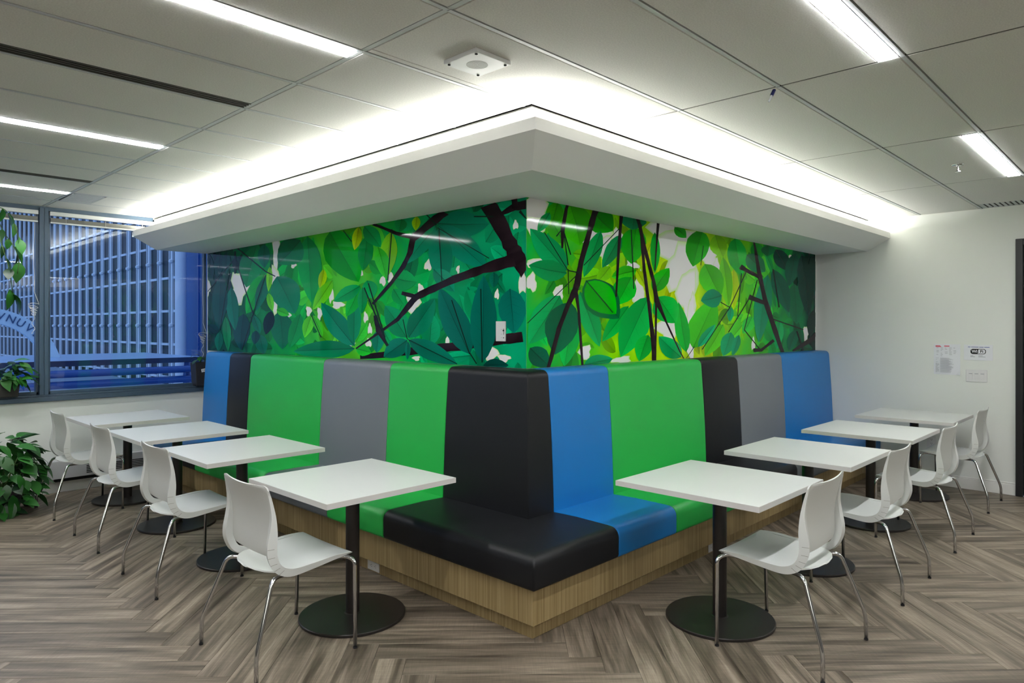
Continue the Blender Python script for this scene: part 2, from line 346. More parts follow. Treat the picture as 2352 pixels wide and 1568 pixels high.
def plank_material():
    """vinyl oak plank: grain along U of the plank's own UV map, shifted per plank"""
    m, nt, b = new_mat('vinyl_plank')
    L = nt.links.new
    uv = nt.nodes.new('ShaderNodeUVMap'); uv.uv_map = 'UVMap'
    oi = nt.nodes.new('ShaderNodeObjectInfo'); ge = nt.nodes.new('ShaderNodeNewGeometry')
    sm = nt.nodes.new('ShaderNodeMath'); sm.operation = 'ADD'
    L(oi.outputs['Random'], sm.inputs[0]); L(ge.outputs['Random Per Island'], sm.inputs[1])
    fr = nt.nodes.new('ShaderNodeMath'); fr.operation = 'FRACT'; L(sm.outputs[0], fr.inputs[0])
    ml = nt.nodes.new('ShaderNodeMath'); ml.operation = 'MULTIPLY'; ml.inputs[1].default_value = 57.0; L(fr.outputs[0], ml.inputs[0])
    cx = nt.nodes.new('ShaderNodeCombineXYZ'); L(ml.outputs[0], cx.inputs[0]); L(ml.outputs[0], cx.inputs[1]); L(ml.outputs[0], cx.inputs[2])
    va = nt.nodes.new('ShaderNodeVectorMath'); va.operation = 'ADD'; L(uv.outputs[0], va.inputs[0]); L(cx.outputs[0], va.inputs[1])
    def noise(scale, detail, rough=0.55, dist=0.0):
        mp = nt.nodes.new('ShaderNodeMapping'); mp.inputs['Scale'].default_value = scale; L(va.outputs[0], mp.inputs[0])
        n = nt.nodes.new('ShaderNodeTexNoise'); n.inputs['Scale'].default_value = 1; n.inputs['Detail'].default_value = detail
        n.inputs['Roughness'].default_value = rough; n.inputs['Distortion'].default_value = dist
        L(mp.outputs[0], n.inputs['Vector']); return n
    broad = noise((1.3, 17, 1), 3, 0.5, 0.6)
    fine = noise((6, 130, 1), 5, 0.65, 0.3)
    saw = noise((170, 9, 1), 2)
    ramp = nt.nodes.new('ShaderNodeValToRGB')
    els = ramp.color_ramp.elements
    els[0].position = 0.27; els[0].color = (*lin('40372d'), 1)
    els[1].position = 0.75; els[1].color = (*lin('a09383'), 1)
    e = els.new(0.5); e.color = (*lin('766b5d'), 1)
    L(broad.outputs['Fac'], ramp.inputs[0])
    mx = nt.nodes.new('ShaderNodeMix'); mx.data_type = 'RGBA'; mx.blend_type = 'OVERLAY'; mx.inputs['Factor'].default_value = 0.75
    L(ramp.outputs[0], mx.inputs['A']); L(fine.outputs['Fac'], mx.inputs['B'])
    mx1 = nt.nodes.new('ShaderNodeMix'); mx1.data_type = 'RGBA'; mx1.blend_type = 'OVERLAY'; mx1.inputs['Factor'].default_value = 0.22
    L(mx.outputs['Result'], mx1.inputs['A']); L(saw.outputs['Fac'], mx1.inputs['B'])
    mx2 = nt.nodes.new('ShaderNodeMix'); mx2.data_type = 'RGBA'; mx2.blend_type = 'MULTIPLY'; mx2.inputs['Factor'].default_value = 1
    tone = nt.nodes.new('ShaderNodeMapRange'); tone.inputs[3].default_value = 0.82; tone.inputs[4].default_value = 1.12
    L(fr.outputs[0], tone.inputs[0]); L(mx1.outputs['Result'], mx2.inputs['A']); L(tone.outputs[0], mx2.inputs['B'])
    L(mx2.outputs['Result'], b.inputs['Base Color'])
    b.inputs['Roughness'].default_value = 0.48
    b.inputs['Specular IOR Level'].default_value = 0.4
    bp = nt.nodes.new('ShaderNodeBump'); bp.inputs['Strength'].default_value = 0.15; bp.inputs['Distance'].default_value = 0.001
    L(fine.outputs['Fac'], bp.inputs['Height']); L(bp.outputs[0], b.inputs['Normal'])
    return m
M['plank'] = plank_material()

def print_material():
    m, nt, b = new_mat('mural_print')
    at = nt.nodes.new('ShaderNodeVertexColor'); at.layer_name = 'print'
    nt.links.new(at.outputs['Color'], b.inputs['Base Color'])
    b.inputs['Roughness'].default_value = 0.05
    b.inputs['Specular IOR Level'].default_value = 0.09
    return m
M['print'] = print_material()

# ------------------------------------------------------------------ room shell
XR, YW, ZC = 4.70, 4.715, 2.67          # right wall, window wall, ceiling height
XB, YB = -6.6, -6.2                     # the two walls behind the camera
YD = -1.795                             # door edge on the right wall
# floor: substrate and herringbone planks
floor = MB().box(XB, XR, YB, YW, -0.06, -0.004).obj('floor', M['gap'])
struct(floor, 'grey brown herringbone plank floor')
PL, PW = 0.914, 0.1523
A_ = Vector((-1, 1)) / math.sqrt(2); B_ = Vector((1, 1)) / math.sqrt(2)
OFF = Vector((-1.865, 0.06))
def plank_mesh(name):
    g = 0.0006; l, w = PL - 2 * g, PW - 2 * g; c = 0.0012
    mb = MB().add([(-l / 2, -w / 2, -.004), (l / 2, -w / 2, -.004), (l / 2, w / 2, -.004), (-l / 2, w / 2, -.004),
                   (-l / 2, -w / 2, -.0010), (l / 2, -w / 2, -.0010), (l / 2, w / 2, -.0010), (-l / 2, w / 2, -.0010),
                   (-l / 2 + c, -w / 2 + c, 0), (l / 2 - c, -w / 2 + c, 0), (l / 2 - c, w / 2 - c, 0), (-l / 2 + c, w / 2 - c, 0)],
                  [(0, 1, 5, 4), (1, 2, 6, 5), (2, 3, 7, 6), (3, 0, 4, 7), (4, 5, 9, 8), (5, 6, 10, 9), (6, 7, 11, 10), (7, 4, 8, 11), (8, 9, 10, 11)])
    return mb
def put_uv(me):
    lay = me.uv_layers.new(name='UVMap')
    return lay
pm = plank_mesh('plank')
plank_me = pm.mesh('plank', recalc=False)
lay = put_uv(plank_me)
for lp in plank_me.loops:
    co = plank_me.vertices[lp.vertex_index].co
    lay.data[lp.index].uv = (co.x, co.y)
plank_me.materials.append(M['plank'])
spots = []
for i in range(-140, 141):
    for j in range(-20, 21):
        for kind in (0, 1):
            p0 = i * PW + j * (PL + PW); q0 = i * PW + j * (PW - PL)
            if kind == 0: pc, qc, dirn = p0 + PL / 2, q0 + PW / 2, A_
            else: pc, qc, dirn = p0 + PL + PW / 2, q0 + PW - PL / 2, B_
            c = OFF + A_ * pc + B_ * qc
            e = 0.33
            if not (XB + e < c.x < XR - e and YB + e < c.y < YW - e): 
                if not (XB - e < c.x < XR + e and YB - e < c.y < YW + e): continue
            if c.x > -0.15 and c.y > -0.15: continue
            spots.append((c, math.atan2(dirn.y, dirn.x), kind))
fw = Vector((math.cos(YAW), math.sin(YAW))); rt = Vector((math.sin(YAW), -math.cos(YAW)))
def rank(s):
    d = s[0] - CAM.xy; z = d.dot(fw); x = d.dot(rt)
    return (0 if z > 1.9 and abs(x) < z * 0.74 + 0.5 else 1, z)
spots.sort(key=rank)
LIM = (XB, XR, YB, YW)
def inside(c, ang):
    dx = abs(math.cos(ang)) * PL / 2 + abs(math.sin(ang)) * PW / 2; dy = abs(math.sin(ang)) * PL / 2 + abs(math.cos(ang)) * PW / 2
    return c.x - dx > XB and c.x + dx < XR and c.y - dy > YB and c.y + dy < YW
rest = MB(); rest_uv = []
n_plank = 0
def clip(poly, uvs):
    """clip a polygon to the room outline"""
    for ax, val, sgn in ((0, XB, 1), (0, XR, -1), (1, YB, 1), (1, YW, -1)):
        out = []; ou = []
        for k in range(len(poly)):
            a, b = poly[k - 1], poly[k]; ua, ub = uvs[k - 1], uvs[k]
            ia = (a[ax] - val) * sgn >= 0; ib = (b[ax] - val) * sgn >= 0
            if ia != ib:
                t = (val - a[ax]) / (b[ax] - a[ax])
                out.append((a[0] + (b[0] - a[0]) * t, a[1] + (b[1] - a[1]) * t)); ou.append((ua[0] + (ub[0] - ua[0]) * t, ua[1] + (ub[1] - ua[1]) * t))
            if ib: out.append(b); ou.append(ub)
        poly, uvs = out, ou
        if len(poly) < 3: return [], []
    return poly, uvs
for c, ang, kind in spots:
    if inside(c, ang) and n_plank < 300:
        o = link('plank', plank_me, None, floor, (c.x, c.y, 0)); o.rotation_euler = (0, 0, ang); n_plank += 1
    else:
        h = (PL / 2 - .0012, PW / 2 - .0012)
        ca, sa = math.cos(ang), math.sin(ang)
        loc = [(-h[0], -h[1]), (h[0], -h[1]), (h[0], h[1]), (-h[0], h[1])]
        poly, uvs = clip([(c.x + x * ca - y * sa, c.y + x * sa + y * ca) for x, y in loc], loc)
        if poly:
            n = len(poly)
            rest.add([(x, y, 0) for x, y in poly], [tuple(range(n))]); rest_uv += uvs
ro = rest.obj('outer_planks', M['plank'], floor, recalc=False)
lay = put_uv(ro.data)
for lp in ro.data.loops: lay.data[lp.index].uv = rest_uv[lp.vertex_index]
ro['kind'] = 'stuff'

# walls
struct(MB().box(0.0, XR, 0.0, YW, 0, ZC + .02).obj('wall_corner', M['wall']), 'projecting wall corner behind the bench')
wr = MB().box(XR, XR + .12, YD, 0.0, 0, ZC + .3).box(XR, XR + .12, YD - 1.0, YD, 2.36, ZC + .3).box(XR, XR + .12, YB, YD - 1.0, 0, ZC + .3)
struct(wr.obj('wall_right', M['wall']), 'plain off white wall')
WX0, WX1, WZ0, WZ1 = -6.2, -0.02, 0.925, 2.63       # window opening
ww = MB().box(XB, 0.0, YW, YW + .16, 0, .86).box(XB, 0.0, YW, YW + .16, 2.655, ZC + .3).box(XB, WX0, YW, YW + .16, .86, 2.655)
struct(ww.obj('wall_window', M['wall']), 'low wall under the window')
struct(MB().box(XB - .12, XB, YB, YW, 0, ZC + .3).obj('wall_left', M['accent']), 'taupe wall')
struct(MB().box(XB, XR, YB - .12, YB, 0, ZC + .3).obj('wall_back', M['accent']), 'taupe wall')
# baseboards
bb = MB().box(XR - .014, XR, YD, -.0, 0, .10).box(XR - .010, XR, YD, -.0, .10, .116)
bevel(struct(bb.obj('baseboard_right', M['trim']), 'white baseboard along the right wall'), .003)
bb = MB().box(-6.6, 0.0, YW - .014, YW, 0, .10)
struct(bb.obj('baseboard_window', M['trim']), 'pale baseboard under the window')

# ceiling: plenum board, runners and panels
ceil = struct(MB().box(XB, XR, YB, YW, ZC + .03, ZC + .30).obj('ceiling', M['plenum']), 'suspended ceiling of long fibre panels')
CX = [XB, -6.12, -4.58, -3.04, -1.505, 0.07, 1.61, 3.15, XR]
CY = [YB, -5.78, -5.245, -4.71, -4.18, -3.65, -3.12, -2.585, -2.05, -1.53, -1.015, -.485, .045, .575, 1.105, 1.635, 2.165, 2.695, 3.225, 3.755, 4.285, YW]
# fixtures sitting in the ceiling: (bay index in x, row index in y)
ROW = {y: i for i, y in enumerate(CY)}
BAY = {x: i for i, x in enumerate(CX)}
LIGHTS = [(-3.04, -.485), (-3.04, 1.635), (-3.04, 3.755), (-1.505, -2.05), (1.61, -2.05),
          (-4.58, -2.05), (-4.58, -4.18), (-1.505, -4.18), (1.61, -4.18)]  # unseen strips added behind the camera to brighten the room
LIGHTS = [(BAY[x], ROW[y]) for x, y in LIGHTS]
SLOTS = [(BAY[-3.04], ROW[.045]), (BAY[-3.04], ROW[2.695])]
VENTS = {(BAY[-1.505], ROW[3.755]): (-1.48, -1.24, 3.80, 4.27), (BAY[3.15], ROW[-2.05]): (4.40, 4.68, -2.03, -1.55)}
pan_cache = {}
def panel(x0, x1, y0, y1):
    key = (round(x1 - x0, 3), round(y1 - y0, 3))
    if key not in pan_cache:
        a, b = key[0] / 2, key[1] / 2; c = .004
        me = MB().rings([[(-a, -b, .022), (a, -b, .022), (a, b, .022), (-a, b, .022)], [(-a, -b, .005), (a, -b, .005), (a, b, .005), (-a, b, .005)],
                         [(-a + c, -b + c, 0), (a - c, -b + c, 0), (a - c, b - c, 0), (-a + c, b - c, 0)]]).mesh('ceiling_panel')
        me.materials.append(M['tile']); pan_cache[key] = me
    link('ceiling_panel', pan_cache[key], None, ceil, ((x0 + x1) / 2, (y0 + y1) / 2, ZC))
UX, UY = -.53, -.53                                   # soffit upstand: panels stop there
for i in range(len(CX) - 1):
    for j in range(len(CY) - 1):
        x0, x1, y0, y1 = CX[i] + .005, CX[i + 1] - .005, CY[j] + .013, CY[j + 1] - .013
        if i == 4 or i == 3:
            if i == 4: x0 += .008
            else: x1 -= .008
        if x0 > UX - .05 and y0 > UY - .02: continue
        if (i, j) in LIGHTS: y0 += .082
        if (i, j) in SLOTS: y1 -= .088
        if (i, j) in VENTS:
            v = VENTS[(i, j)]
            if v[0] > 4:
                panel(x0, v[0], y0, y1); continue
            panel(v[1], UX - .008, y0, y1); panel(x0, v[1], v[3], y1) if y1 - v[3] > .03 else None; continue
        if x1 > UX and y1 > UY:                       # cut around the soffit
            if y0 < UY:
                panel(x0, x1, y0, UY - .004)
                if x0 < UX: panel(x0, UX - .008, UY - .003, y1)
            else:
                panel(x0, UX - .008, y0, y1)
        else:
            panel(x0, x1, y0, y1)
for y in CY[1:-1]:
    xe = UX - .006 if y > UY else XR
    for k in range(len(CX) - 1):
        a, b = CX[k], min(CX[k + 1], xe)
        if b - a < .05: continue
        MB().box(a + .004, b - .004, y - .009, y + .009, ZC - .001, ZC + .03).obj('cross_tee', M['tbar'], ceil)
for x in CX[1:-1]:
    w = .011 if abs(x + 1.505) < .01 else .003
    ye = UY - .004 if x > UX else YW
    MB().box(x - w, x + w, YB, ye, ZC + .001, ZC + .03).obj('main_runner', M['tbar'] if w > .01 else M['gap'], ceil)

# soffit with cove
def sweep(prof, y_end, x_end):
    """profile of (distance from the wall corner, height) run along the left wall, round the corner, along the right wall"""
    r0 = [(-d, y_end, z) for d, z in prof]; r1 = [(-d, -d, z) for d, z in prof]; r2 = [(x_end, -d, z) for d, z in prof]
    return MB().rings([r0, r1, r2])
prof = [(.0, 2.345), (.52, 2.345), (.74, 2.464), (.74, 2.522), (.715, 2.522), (.715, 2.475), (.54, 2.44), (.54, 2.655), (.50, 2.655), (.50, 2.68), (.0, 2.68)]
so = sweep(prof, YW - .002, XR).obj('trim_1', M['soffit'])
struct(so, 'pale angled soffit with a light cove wrapping the corner')
cv = sweep([(.57, 2.500), (.62, 2.500), (.62, 2.508), (.57, 2.508)], YW - .06, XR - .06).obj('cove_light_strip', M['cove'], so)

# unseen coves added on the two rear walls to brighten the ceiling
for nm, mb, led in (('trim_6', MB().box(XB, XB + .30, YB, YW, 2.34, 2.36).box(XB + .28, XB + .30, YB, YW, 2.36, 2.46), MB().box(XB + .08, XB + .20, YB + .1, YW - .1, 2.362, 2.372)),
                    ('trim_7', MB().box(XB + .30, XR, YB, YB + .30, 2.34, 2.36).box(XB + .30, XR, YB + .28, YB + .30, 2.36, 2.46), MB().box(XB + .4, XR - .1, YB + .08, YB + .20, 2.362, 2.372))):
    o = struct(mb.obj(nm, M['soffit']), 'pale light cove added on an unseen wall behind the camera')
    led.obj('cove_light_strip', M['cove_added'], o)

# windows
def window(name, x0, x1, label):
    fr = MB().box(x0, x1, YW + .02, YW + .09, WZ0, WZ0 + .028).box(x0, x1, YW + .02, YW + .09, WZ1 - .01, 2.655)
    fr.box(x0, x0 + .022, YW + .02, YW + .09, WZ0, 2.655).box(x1 - .022, x1, YW + .02, YW + .09, WZ0, 2.655)
    w = bevel(fr.obj(name, M['frame']), .003); struct(w, label)
    MB().box(x0 + .02, x1 - .02, YW + .052, YW + .056, WZ0 + .02, WZ1).obj('pane', M['glass'], w)
    return w
window('window_1', -1.465, 0.0, 'slate framed window next to the leaf mural')
window('window_2', -3.02, -1.535, 'slate framed window left of the mullion')
window('window_3', -4.58, -3.09, 'slate framed window')
window('window_4', -6.2, -4.65, 'slate framed window')
for k, x in enumerate((-1.5, -3.055, -4.615)):
    mu = MB().box(x - .036, x - .003, YW - .02, YW + .10, .925, 2.655).box(x + .003, x + .036, YW - .02, YW + .10, .925, 2.655).box(x - .004, x + .004, YW - .012, YW + .09, .925, 2.655)
    bevel(struct(mu.obj('trim_%d' % (k + 3), M['frame']), 'slate window mullion'), .002)
sl = MB().box(-6.4, -0.0, YW - .035, YW + .10, .862, .905).box(-6.4, -0.0, YW - .015, YW + .10, .905, .925)
bevel(struct(sl.obj('trim_2', M['sill']), 'slate blue window sill'), .004)
MB().box(-6.3, -.55, YW - .002, YW + .1, 2.632, ZC + .0).obj('head_rail', M['frame'], bpy.data.objects['trim_2'])

# glazed door on the right wall
d = MB().box(XR - .03, XR + .09, YD - .055, YD, 0, 2.36).box(XR - .03, XR + .09, YD - 1.0, YD - .945, 0, 2.36).box(XR - .03, XR + .09, YD - .945, YD - .055, 2.30, 2.36)
door = struct(bevel(d.obj('door_1', M['black_metal']), .004), 'black framed glass door')
lf = MB().box(XR + .0, XR + .045, YD - .10, YD - .058, .01, 2.295).box(XR + .0, XR + .045, YD - .942, YD - .90, .01, 2.295).box(XR, XR + .045, YD - .90, YD - .10, .01, .11).box(XR, XR + .045, YD - .90, YD - .10, 2.21, 2.295)
leaf_o = bevel(lf.obj('door_leaf', M['black_metal'], door), .003)
MB().box(XR + .018, XR + .026, YD - .90, YD - .10, .11, 2.21).obj('pane', M['door_glass'], door)
MB().tube(fillet([(XR, YD - .88, 1.0), (XR - .05, YD - .88, 1.0), (XR - .05, YD - .77, 1.0)], .02), .009).obj('handle', M['chrome'], door, smooth=True)
cor = MB().box(XR + 1.6, XR + 1.7, YD - 2.5, YD + 2.0, -.02, 2.7).box(XR + .12, XR + 1.7, YD - 2.5, YD + 2.0, -.1, -.02).box(XR + .12, XR + 1.7, YD - 2.5, YD + 2.0, 2.7, 2.8).box(XR + .12, XR + 1.7, YD + 1.95, YD + 2.05, -.02, 2.7).box(XR + .12, XR + 1.7, YD - 2.55, YD - 2.45, -.02, 2.7)
struct(cor.obj('wall_corridor', M['wall']), 'corridor beyond the glass door')
cl = thing('corridor_light', 'bright flat ceiling light in the corridor behind the glass door', 'light', (XR + .9, YD - .6, 2.69))
MB().box(-.3, .3, -.3, .3, -.02, .005).obj('frame', M['white_metal'], cl)
MB().box(-.28, .28, -.28, .28, -.024, -.019).obj('diffuser', emit('corridor_diffuser', (1, .98, .95), 6), cl)
# ------------------------------------------------------------------ ceiling fixtures
light_labels = {(BAY[-3.04], ROW[-.485]): 'long white ceiling light strip ending near the square ceiling speaker',
                (BAY[-3.04], ROW[1.635]): 'middle of the three light strips on the left side of the ceiling',
                (BAY[-3.04], ROW[3.755]): 'light strip nearest the window, short in view at far left',
                (BAY[-1.505], ROW[-2.05]): 'wide white light strip running off the top right edge of the photo',
                (BAY[1.61], ROW[-2.05]): 'short bright light strip beside the ceiling sprinkler on the right'}
for i, j in LIGHTS:
    x0, x1, y = CX[i], CX[i + 1], CY[j]
    L_ = light_labels.get((i, j), 'unseen white ceiling light strip added behind the camera')
    t = thing('ceiling_light', L_, 'light', ((x0 + x1) / 2, y + .052, ZC), 0, 'linear ceiling lights')
    a = (x1 - x0) / 2 - .012
    fr = MB().box(-a, a, -.040, -.036, -.002, .03).box(-a, a, .036, .040, -.002, .03).box(-a, -a + .004, -.036, .036, -.002, .03).box(a - .004, a, -.036, .036, -.002, .03)
    fr.obj('frame', M['white_metal'], t)
    MB().box(-a + .004, a - .004, -.036, .036, -.005, .004).obj('diffuser', M['strip'], t)
for (i, j), lab in zip(SLOTS, ('long dark slot air diffuser in the upper left ceiling', 'thin dark slot diffuser above the window light strip')):
    x0, x1, y = CX[i] + .01, CX[i + 1] - .01, CY[j + 1]
    t = thing('slot_diffuser', lab, 'vent', ((x0 + x1) / 2, y - .055, ZC), 0, 'slot diffusers')
    a = (x1 - x0) / 2
    fr = MB()
    for c in (-.040, -.013, .013, .040): fr.box(-a, a, c - .004, c + .004, -.001, .025)
    fr.obj('blades', M['gap'], t)
    MB().box(-a, a, -.038, .038, .024, .028).obj('backing', M['dark'], t)
for (key, v), lab in zip(VENTS.items(), ('slatted ceiling air grille near the window', 'slatted ceiling air grille above the right wall')):
    t = thing('ceiling_vent', lab, 'vent', ((v[0] + v[1]) / 2, (v[2] + v[3]) / 2, ZC), 0, 'slatted air grilles')
    a, b = (v[1] - v[0]) / 2, (v[3] - v[2]) / 2
    MB().box(-a, a, -b, b, .006, .012).obj('backing', M['dark'], t)
    fr = MB().box(-a, a, -b, -b + .012, 0, .02).box(-a, a, b - .012, b, 0, .02).box(-a, -a + .01, -b, b, 0, .02).box(a - .01, a, -b, b, 0, .02)
    fr.obj('frame', M['tbar'], t)
    n = 12
    sme = MB().box(-a + .01, a - .01, -.012, .012, .0005, .0035).mesh('slat'); sme.materials.append(M['tbar'])
    for k in range(n):
        o = link('slat', sme, None, t, (0, -b + .025 + (2 * b - .05) * k / (n - 1), 0))
# speaker
sp = thing('ceiling_speaker', 'square white ceiling speaker with a round perforated grille and four dark screws', 'speaker', (-1.117, -.752, ZC))
bevel(MB().rings([[(-.10, -.10, 0), (.10, -.10, 0), (.10, .10, 0), (-.10, .10, 0)], [(-.10, -.10, -.018), (.10, -.10, -.018), (.10, .10, -.018), (-.10, .10, -.018)]]).obj('housing', M['white_metal'], sp), .003)
for x in (-1, 1):
    for y in (-1, 1):
        MB().lathe([(.006, -.0175), (.006, -.021), (.004, -.022)], x * .083, y * .083, 12).obj('screw', M['dark'], sp)
gr = MB()
for k in range(8):
    r0 = .004 + k * .0055
    n = 28
    a_ = [(r0 * math.cos(2 * math.pi * q / n), r0 * math.sin(2 * math.pi * q / n), -.0186) for q in range(n)]
    b_ = [((r0 + .0025) * math.cos(2 * math.pi * q / n), (r0 + .0025) * math.sin(2 * math.pi * q / n), -.0186) for q in range(n)]
    gr.add(a_ + b_, [(q, (q + 1) % n, n + (q + 1) % n, n + q) for q in range(n)])
gr.obj('grille', M['groove'], sp)
# sprinkler
sk = thing('sprinkler', 'small chrome fire sprinkler on the ceiling by the short light strip', 'sprinkler', (2.453, -1.777, ZC))
MB().lathe([(.038, .001), (.036, -.006), (.016, -.008)], seg=24).obj('escutcheon', M['chrome'], sk, smooth=True)
MB().lathe([(.007, -.006), (.006, -.04), (.018, -.046), (.018, -.049)], seg=16).obj('head', M['chrome'], sk)
# small hook on the grid
hk = thing('ceiling_clip', 'tiny navy and clear clip hanging from the ceiling grid', 'clip', (.095, -1.50, ZC))
MB().tube([(0, .0, -.001), (-.012, .008, -.03)], .008, 10).obj('cap', M['blue_plastic'], hk)
MB().tube([(-.012, .008, -.03), (-.024, .016, -.06)], [.006, .004], 10).obj('stem', M['clear_plastic'], hk)

# ------------------------------------------------------------------ printed leaf murals
def mural(name, data, label, u0, u1, to3, bgfun):
    leaves, whites, branches, stalks = data
    Z0, Z1 = 1.299, 2.345
    rng = random.Random(len(name) * 13 + 5)
    V, F, C = [], [], []
    lay = [0]
    def put(pts, faces, cols, sub=0):
        h = .004 + lay[0] * .000010 + sub * .000004
        n = len(V)
        for (u, z), c in zip(pts, cols):
            V.append(to3(min(max(u, u0), u1), min(max(z, Z0), Z1), h)); C.append((*vivid(c), 1))
        F.extend(tuple(i + n for i in f) for f in faces)
    def sc(c, k): return tuple(min(1, x * k) for x in c)
    def vivid(c):
        g = .3 * c[0] + .6 * c[1] + .1 * c[2]
        return tuple(min(.88, max(.002, (g + (x - g) * 1.12) * 1.3)) for x in c)
    # background wash
    nu, nz = 40, 9
    pts = []; cols = []
    for a in range(nu + 1):
        for b in range(nz + 1):
            u = u0 + (u1 - u0) * a / nu; z = Z0 + (Z1 - Z0) * b / nz
            pts.append((u, z)); cols.append(sc(lin(bgfun((u - u0) / (u1 - u0), (z - Z0) / (Z1 - Z0), rng)), rng.uniform(.8, 1.2)))
    put(pts, [(a * (nz + 1) + b, (a + 1) * (nz + 1) + b, (a + 1) * (nz + 1) + b + 1, a * (nz + 1) + b + 1) for a in range(nu) for b in range(nz)], cols)
    def leaf(b, t, w, col, vein=True):
        lay[0] += 1
        b, t, w = Vector(b), Vector(t), Vector(w)
        n = 12; d = t - b
        mid, lf, rg = [], [], []
        bend = rng.uniform(-.10, .10)
        for k in range(n + 1):
            s = k / n
            wd = (math.sin(math.pi * s ** 0.85) ** 0.8) * (1.0 + .03 * rng.uniform(-1, 1))
            m_ = b + d * s + w * bend * math.sin(math.pi * s)
            mid.append(m_); lf.append(m_ + w * wd); rg.append(m_ - w * wd)
        k1, k2 = rng.uniform(.80, .95), rng.uniform(1.0, 1.18)
        if rng.random() < .5: k1, k2 = k2, k1
        for side, kk in ((lf, k1), (rg, k2)):
            pts = mid + side
            fs = [(k, k + 1, n + 2 + k, n + 1 + k) for k in range(n)]
            cs = [sc(col, kk * (.9 + .15 * k / n)) for k in range(n + 1)] + [sc(col, kk * (1.0 + .25 * k / n)) for k in range(n + 1)]
            put(pts, fs, cs)
        if vein:
            dark = sc(col, .55)
            dn = d.normalized(); nn = Vector((-dn.y, dn.x))
            wv = .0042
            put([mid[0] + nn * wv, mid[0] - nn * wv, mid[n // 2] - nn * wv * .8, mid[-1], mid[n // 2] + nn * wv * .8], [(0, 1, 2, 3, 4)], [dark] * 5, 1)
            dv = sc(col, .78)
            for k in range(2, n - 1, 2):
                for side in (lf, rg):
                    e = mid[k] + (side[min(k + 2, n)] - mid[k]) * .85
                    put([mid[k] + dn * .0016, mid[k] - dn * .0016, e], [(0, 1, 2)], [dv, dv, dv], 1)
    bark = lin('1c1418')
    def draw_branch(br):
        n = len(br); lay[0] += 1
        # subdivide for a knobbly edge
        L, Rr = [], []
        for k in range(n - 1):
            for s in range(4):
                t = s / 4
                l = [br[k][c] + (br[k + 1][c] - br[k][c]) * t for c in range(4)]
                j = rng.uniform(-.06, .06)
                L.append(((l[0] + (l[0] - l[2]) * j) / 1000, (l[1] + (l[1] - l[3]) * j) / 1000)); Rr.append(((l[2] - (l[0] - l[2]) * j) / 1000, (l[3] - (l[1] - l[3]) * j) / 1000))
        l = br[-1]; L.append((l[0] / 1000, l[1] / 1000)); Rr.append((l[2] / 1000, l[3] / 1000))
        q = len(L)
        put(L + Rr, [(k, k + 1, q + k + 1, q + k) for k in range(q - 1)], [sc(bark, rng.uniform(.7, 1.2)) for _ in L] + [sc(bark, rng.uniform(1.0, 2.2)) for _ in Rr])
    # out-of-focus filler leaves
    for _ in range(190):
        u = rng.uniform(u0, u1); z = rng.uniform(Z0, Z1)
        c = lin(bgfun((u - u0) / (u1 - u0), (z - Z0) / (Z1 - Z0), rng))
        a = rng.uniform(0, 2 * math.pi); l = rng.uniform(.14, .34); w = l * rng.uniform(.18, .32)
        leaf((u, z), (u + l * math.cos(a), z + l * math.sin(a)), (-w * math.sin(a), w * math.cos(a)), sc(c, rng.uniform(.4, 1.35)), rng.random() < .4)
    # pale sky gaps
    for (u, z, ru, rz) in whites:
        n = 14; ph = rng.uniform(0, 6); lay[0] += 1
        pts = [(u / 1000, z / 1000)]; cols = [lin('e4e6e8')]
        for s, cc in ((1.0, 'e2e5e4'), (1.25, 'b9d99a')):
            for k in range(n):
                a = 2 * math.pi * k / n
                r = s * (1 + .22 * math.sin(3 * a + ph) + .12 * math.sin(5 * a + 2 * ph))
                pts.append((u / 1000 + ru / 1000 * r * math.cos(a), z / 1000 + rz / 1000 * r * math.sin(a))); cols.append(lin(cc))
        put(pts, [(0, 1 + k, 1 + (k + 1) % n) for k in range(n)] + [(1 + k, 1 + n + k, 1 + n + (k + 1) % n, 1 + (k + 1) % n) for k in range(n)], cols)
    if name.endswith('l') and len(branches) < 10:
        draw_branch(branches[4])
    for (bu, bz, tu, tz, wu, wz, col) in leaves:
        leaf((bu / 1000, bz / 1000), (tu / 1000, tz / 1000), (wu / 1000, wz / 1000), lin(col))
    for br in branches:
        draw_branch(br) if not (len(branches) < 10 and br is branches[4]) else None
    for st in stalks:
        lay[0] += 1
        put([(st[2 * k] / 1000, st[2 * k + 1] / 1000) for k in range(4)], [(0, 1, 2, 3)], [lin('12241c')] * 4)
    t = thing(name, label, 'mural', to3((u0 + u1) / 2, Z0, 0))
    loc = Vector(t.location)
    me = bpy.data.meshes.new('leaf_print')
    me.from_pydata([tuple(Vector(p) - loc) for p in V], [], F)
    at = me.color_attributes.new('print', 'FLOAT_COLOR', 'POINT')
    for k, c in enumerate(C): at.data[k].color = c
    me.materials.append(M['print']); me.update()
    link('leaf_print', me, None, t)
    a = Vector(to3(u0, Z0, .0005)) - loc; b = Vector(to3(u1, Z1, .003)) - loc
    MB().box(min(a.x, b.x), max(a.x, b.x), min(a.y, b.y), max(a.y, b.y), min(a.z, b.z), max(a.z, b.z)).obj('backing', M['paper'], t)
    return t
def mixc(stops, t):
    for k in range(len(stops) - 1):
        if t <= stops[k + 1][0]:
            f = (t - stops[k][0]) / (stops[k + 1][0] - stops[k][0])
            a, b = stops[k][1], stops[k + 1][1]
            pa = [int(a[i:i + 2], 16) for i in (0, 2, 4)]; pb = [int(b[i:i + 2], 16) for i in (0, 2, 4)]
            return '%02x%02x%02x' % tuple(int(x + (y - x) * f) for x, y in zip(pa, pb))
    return stops[-1][1]
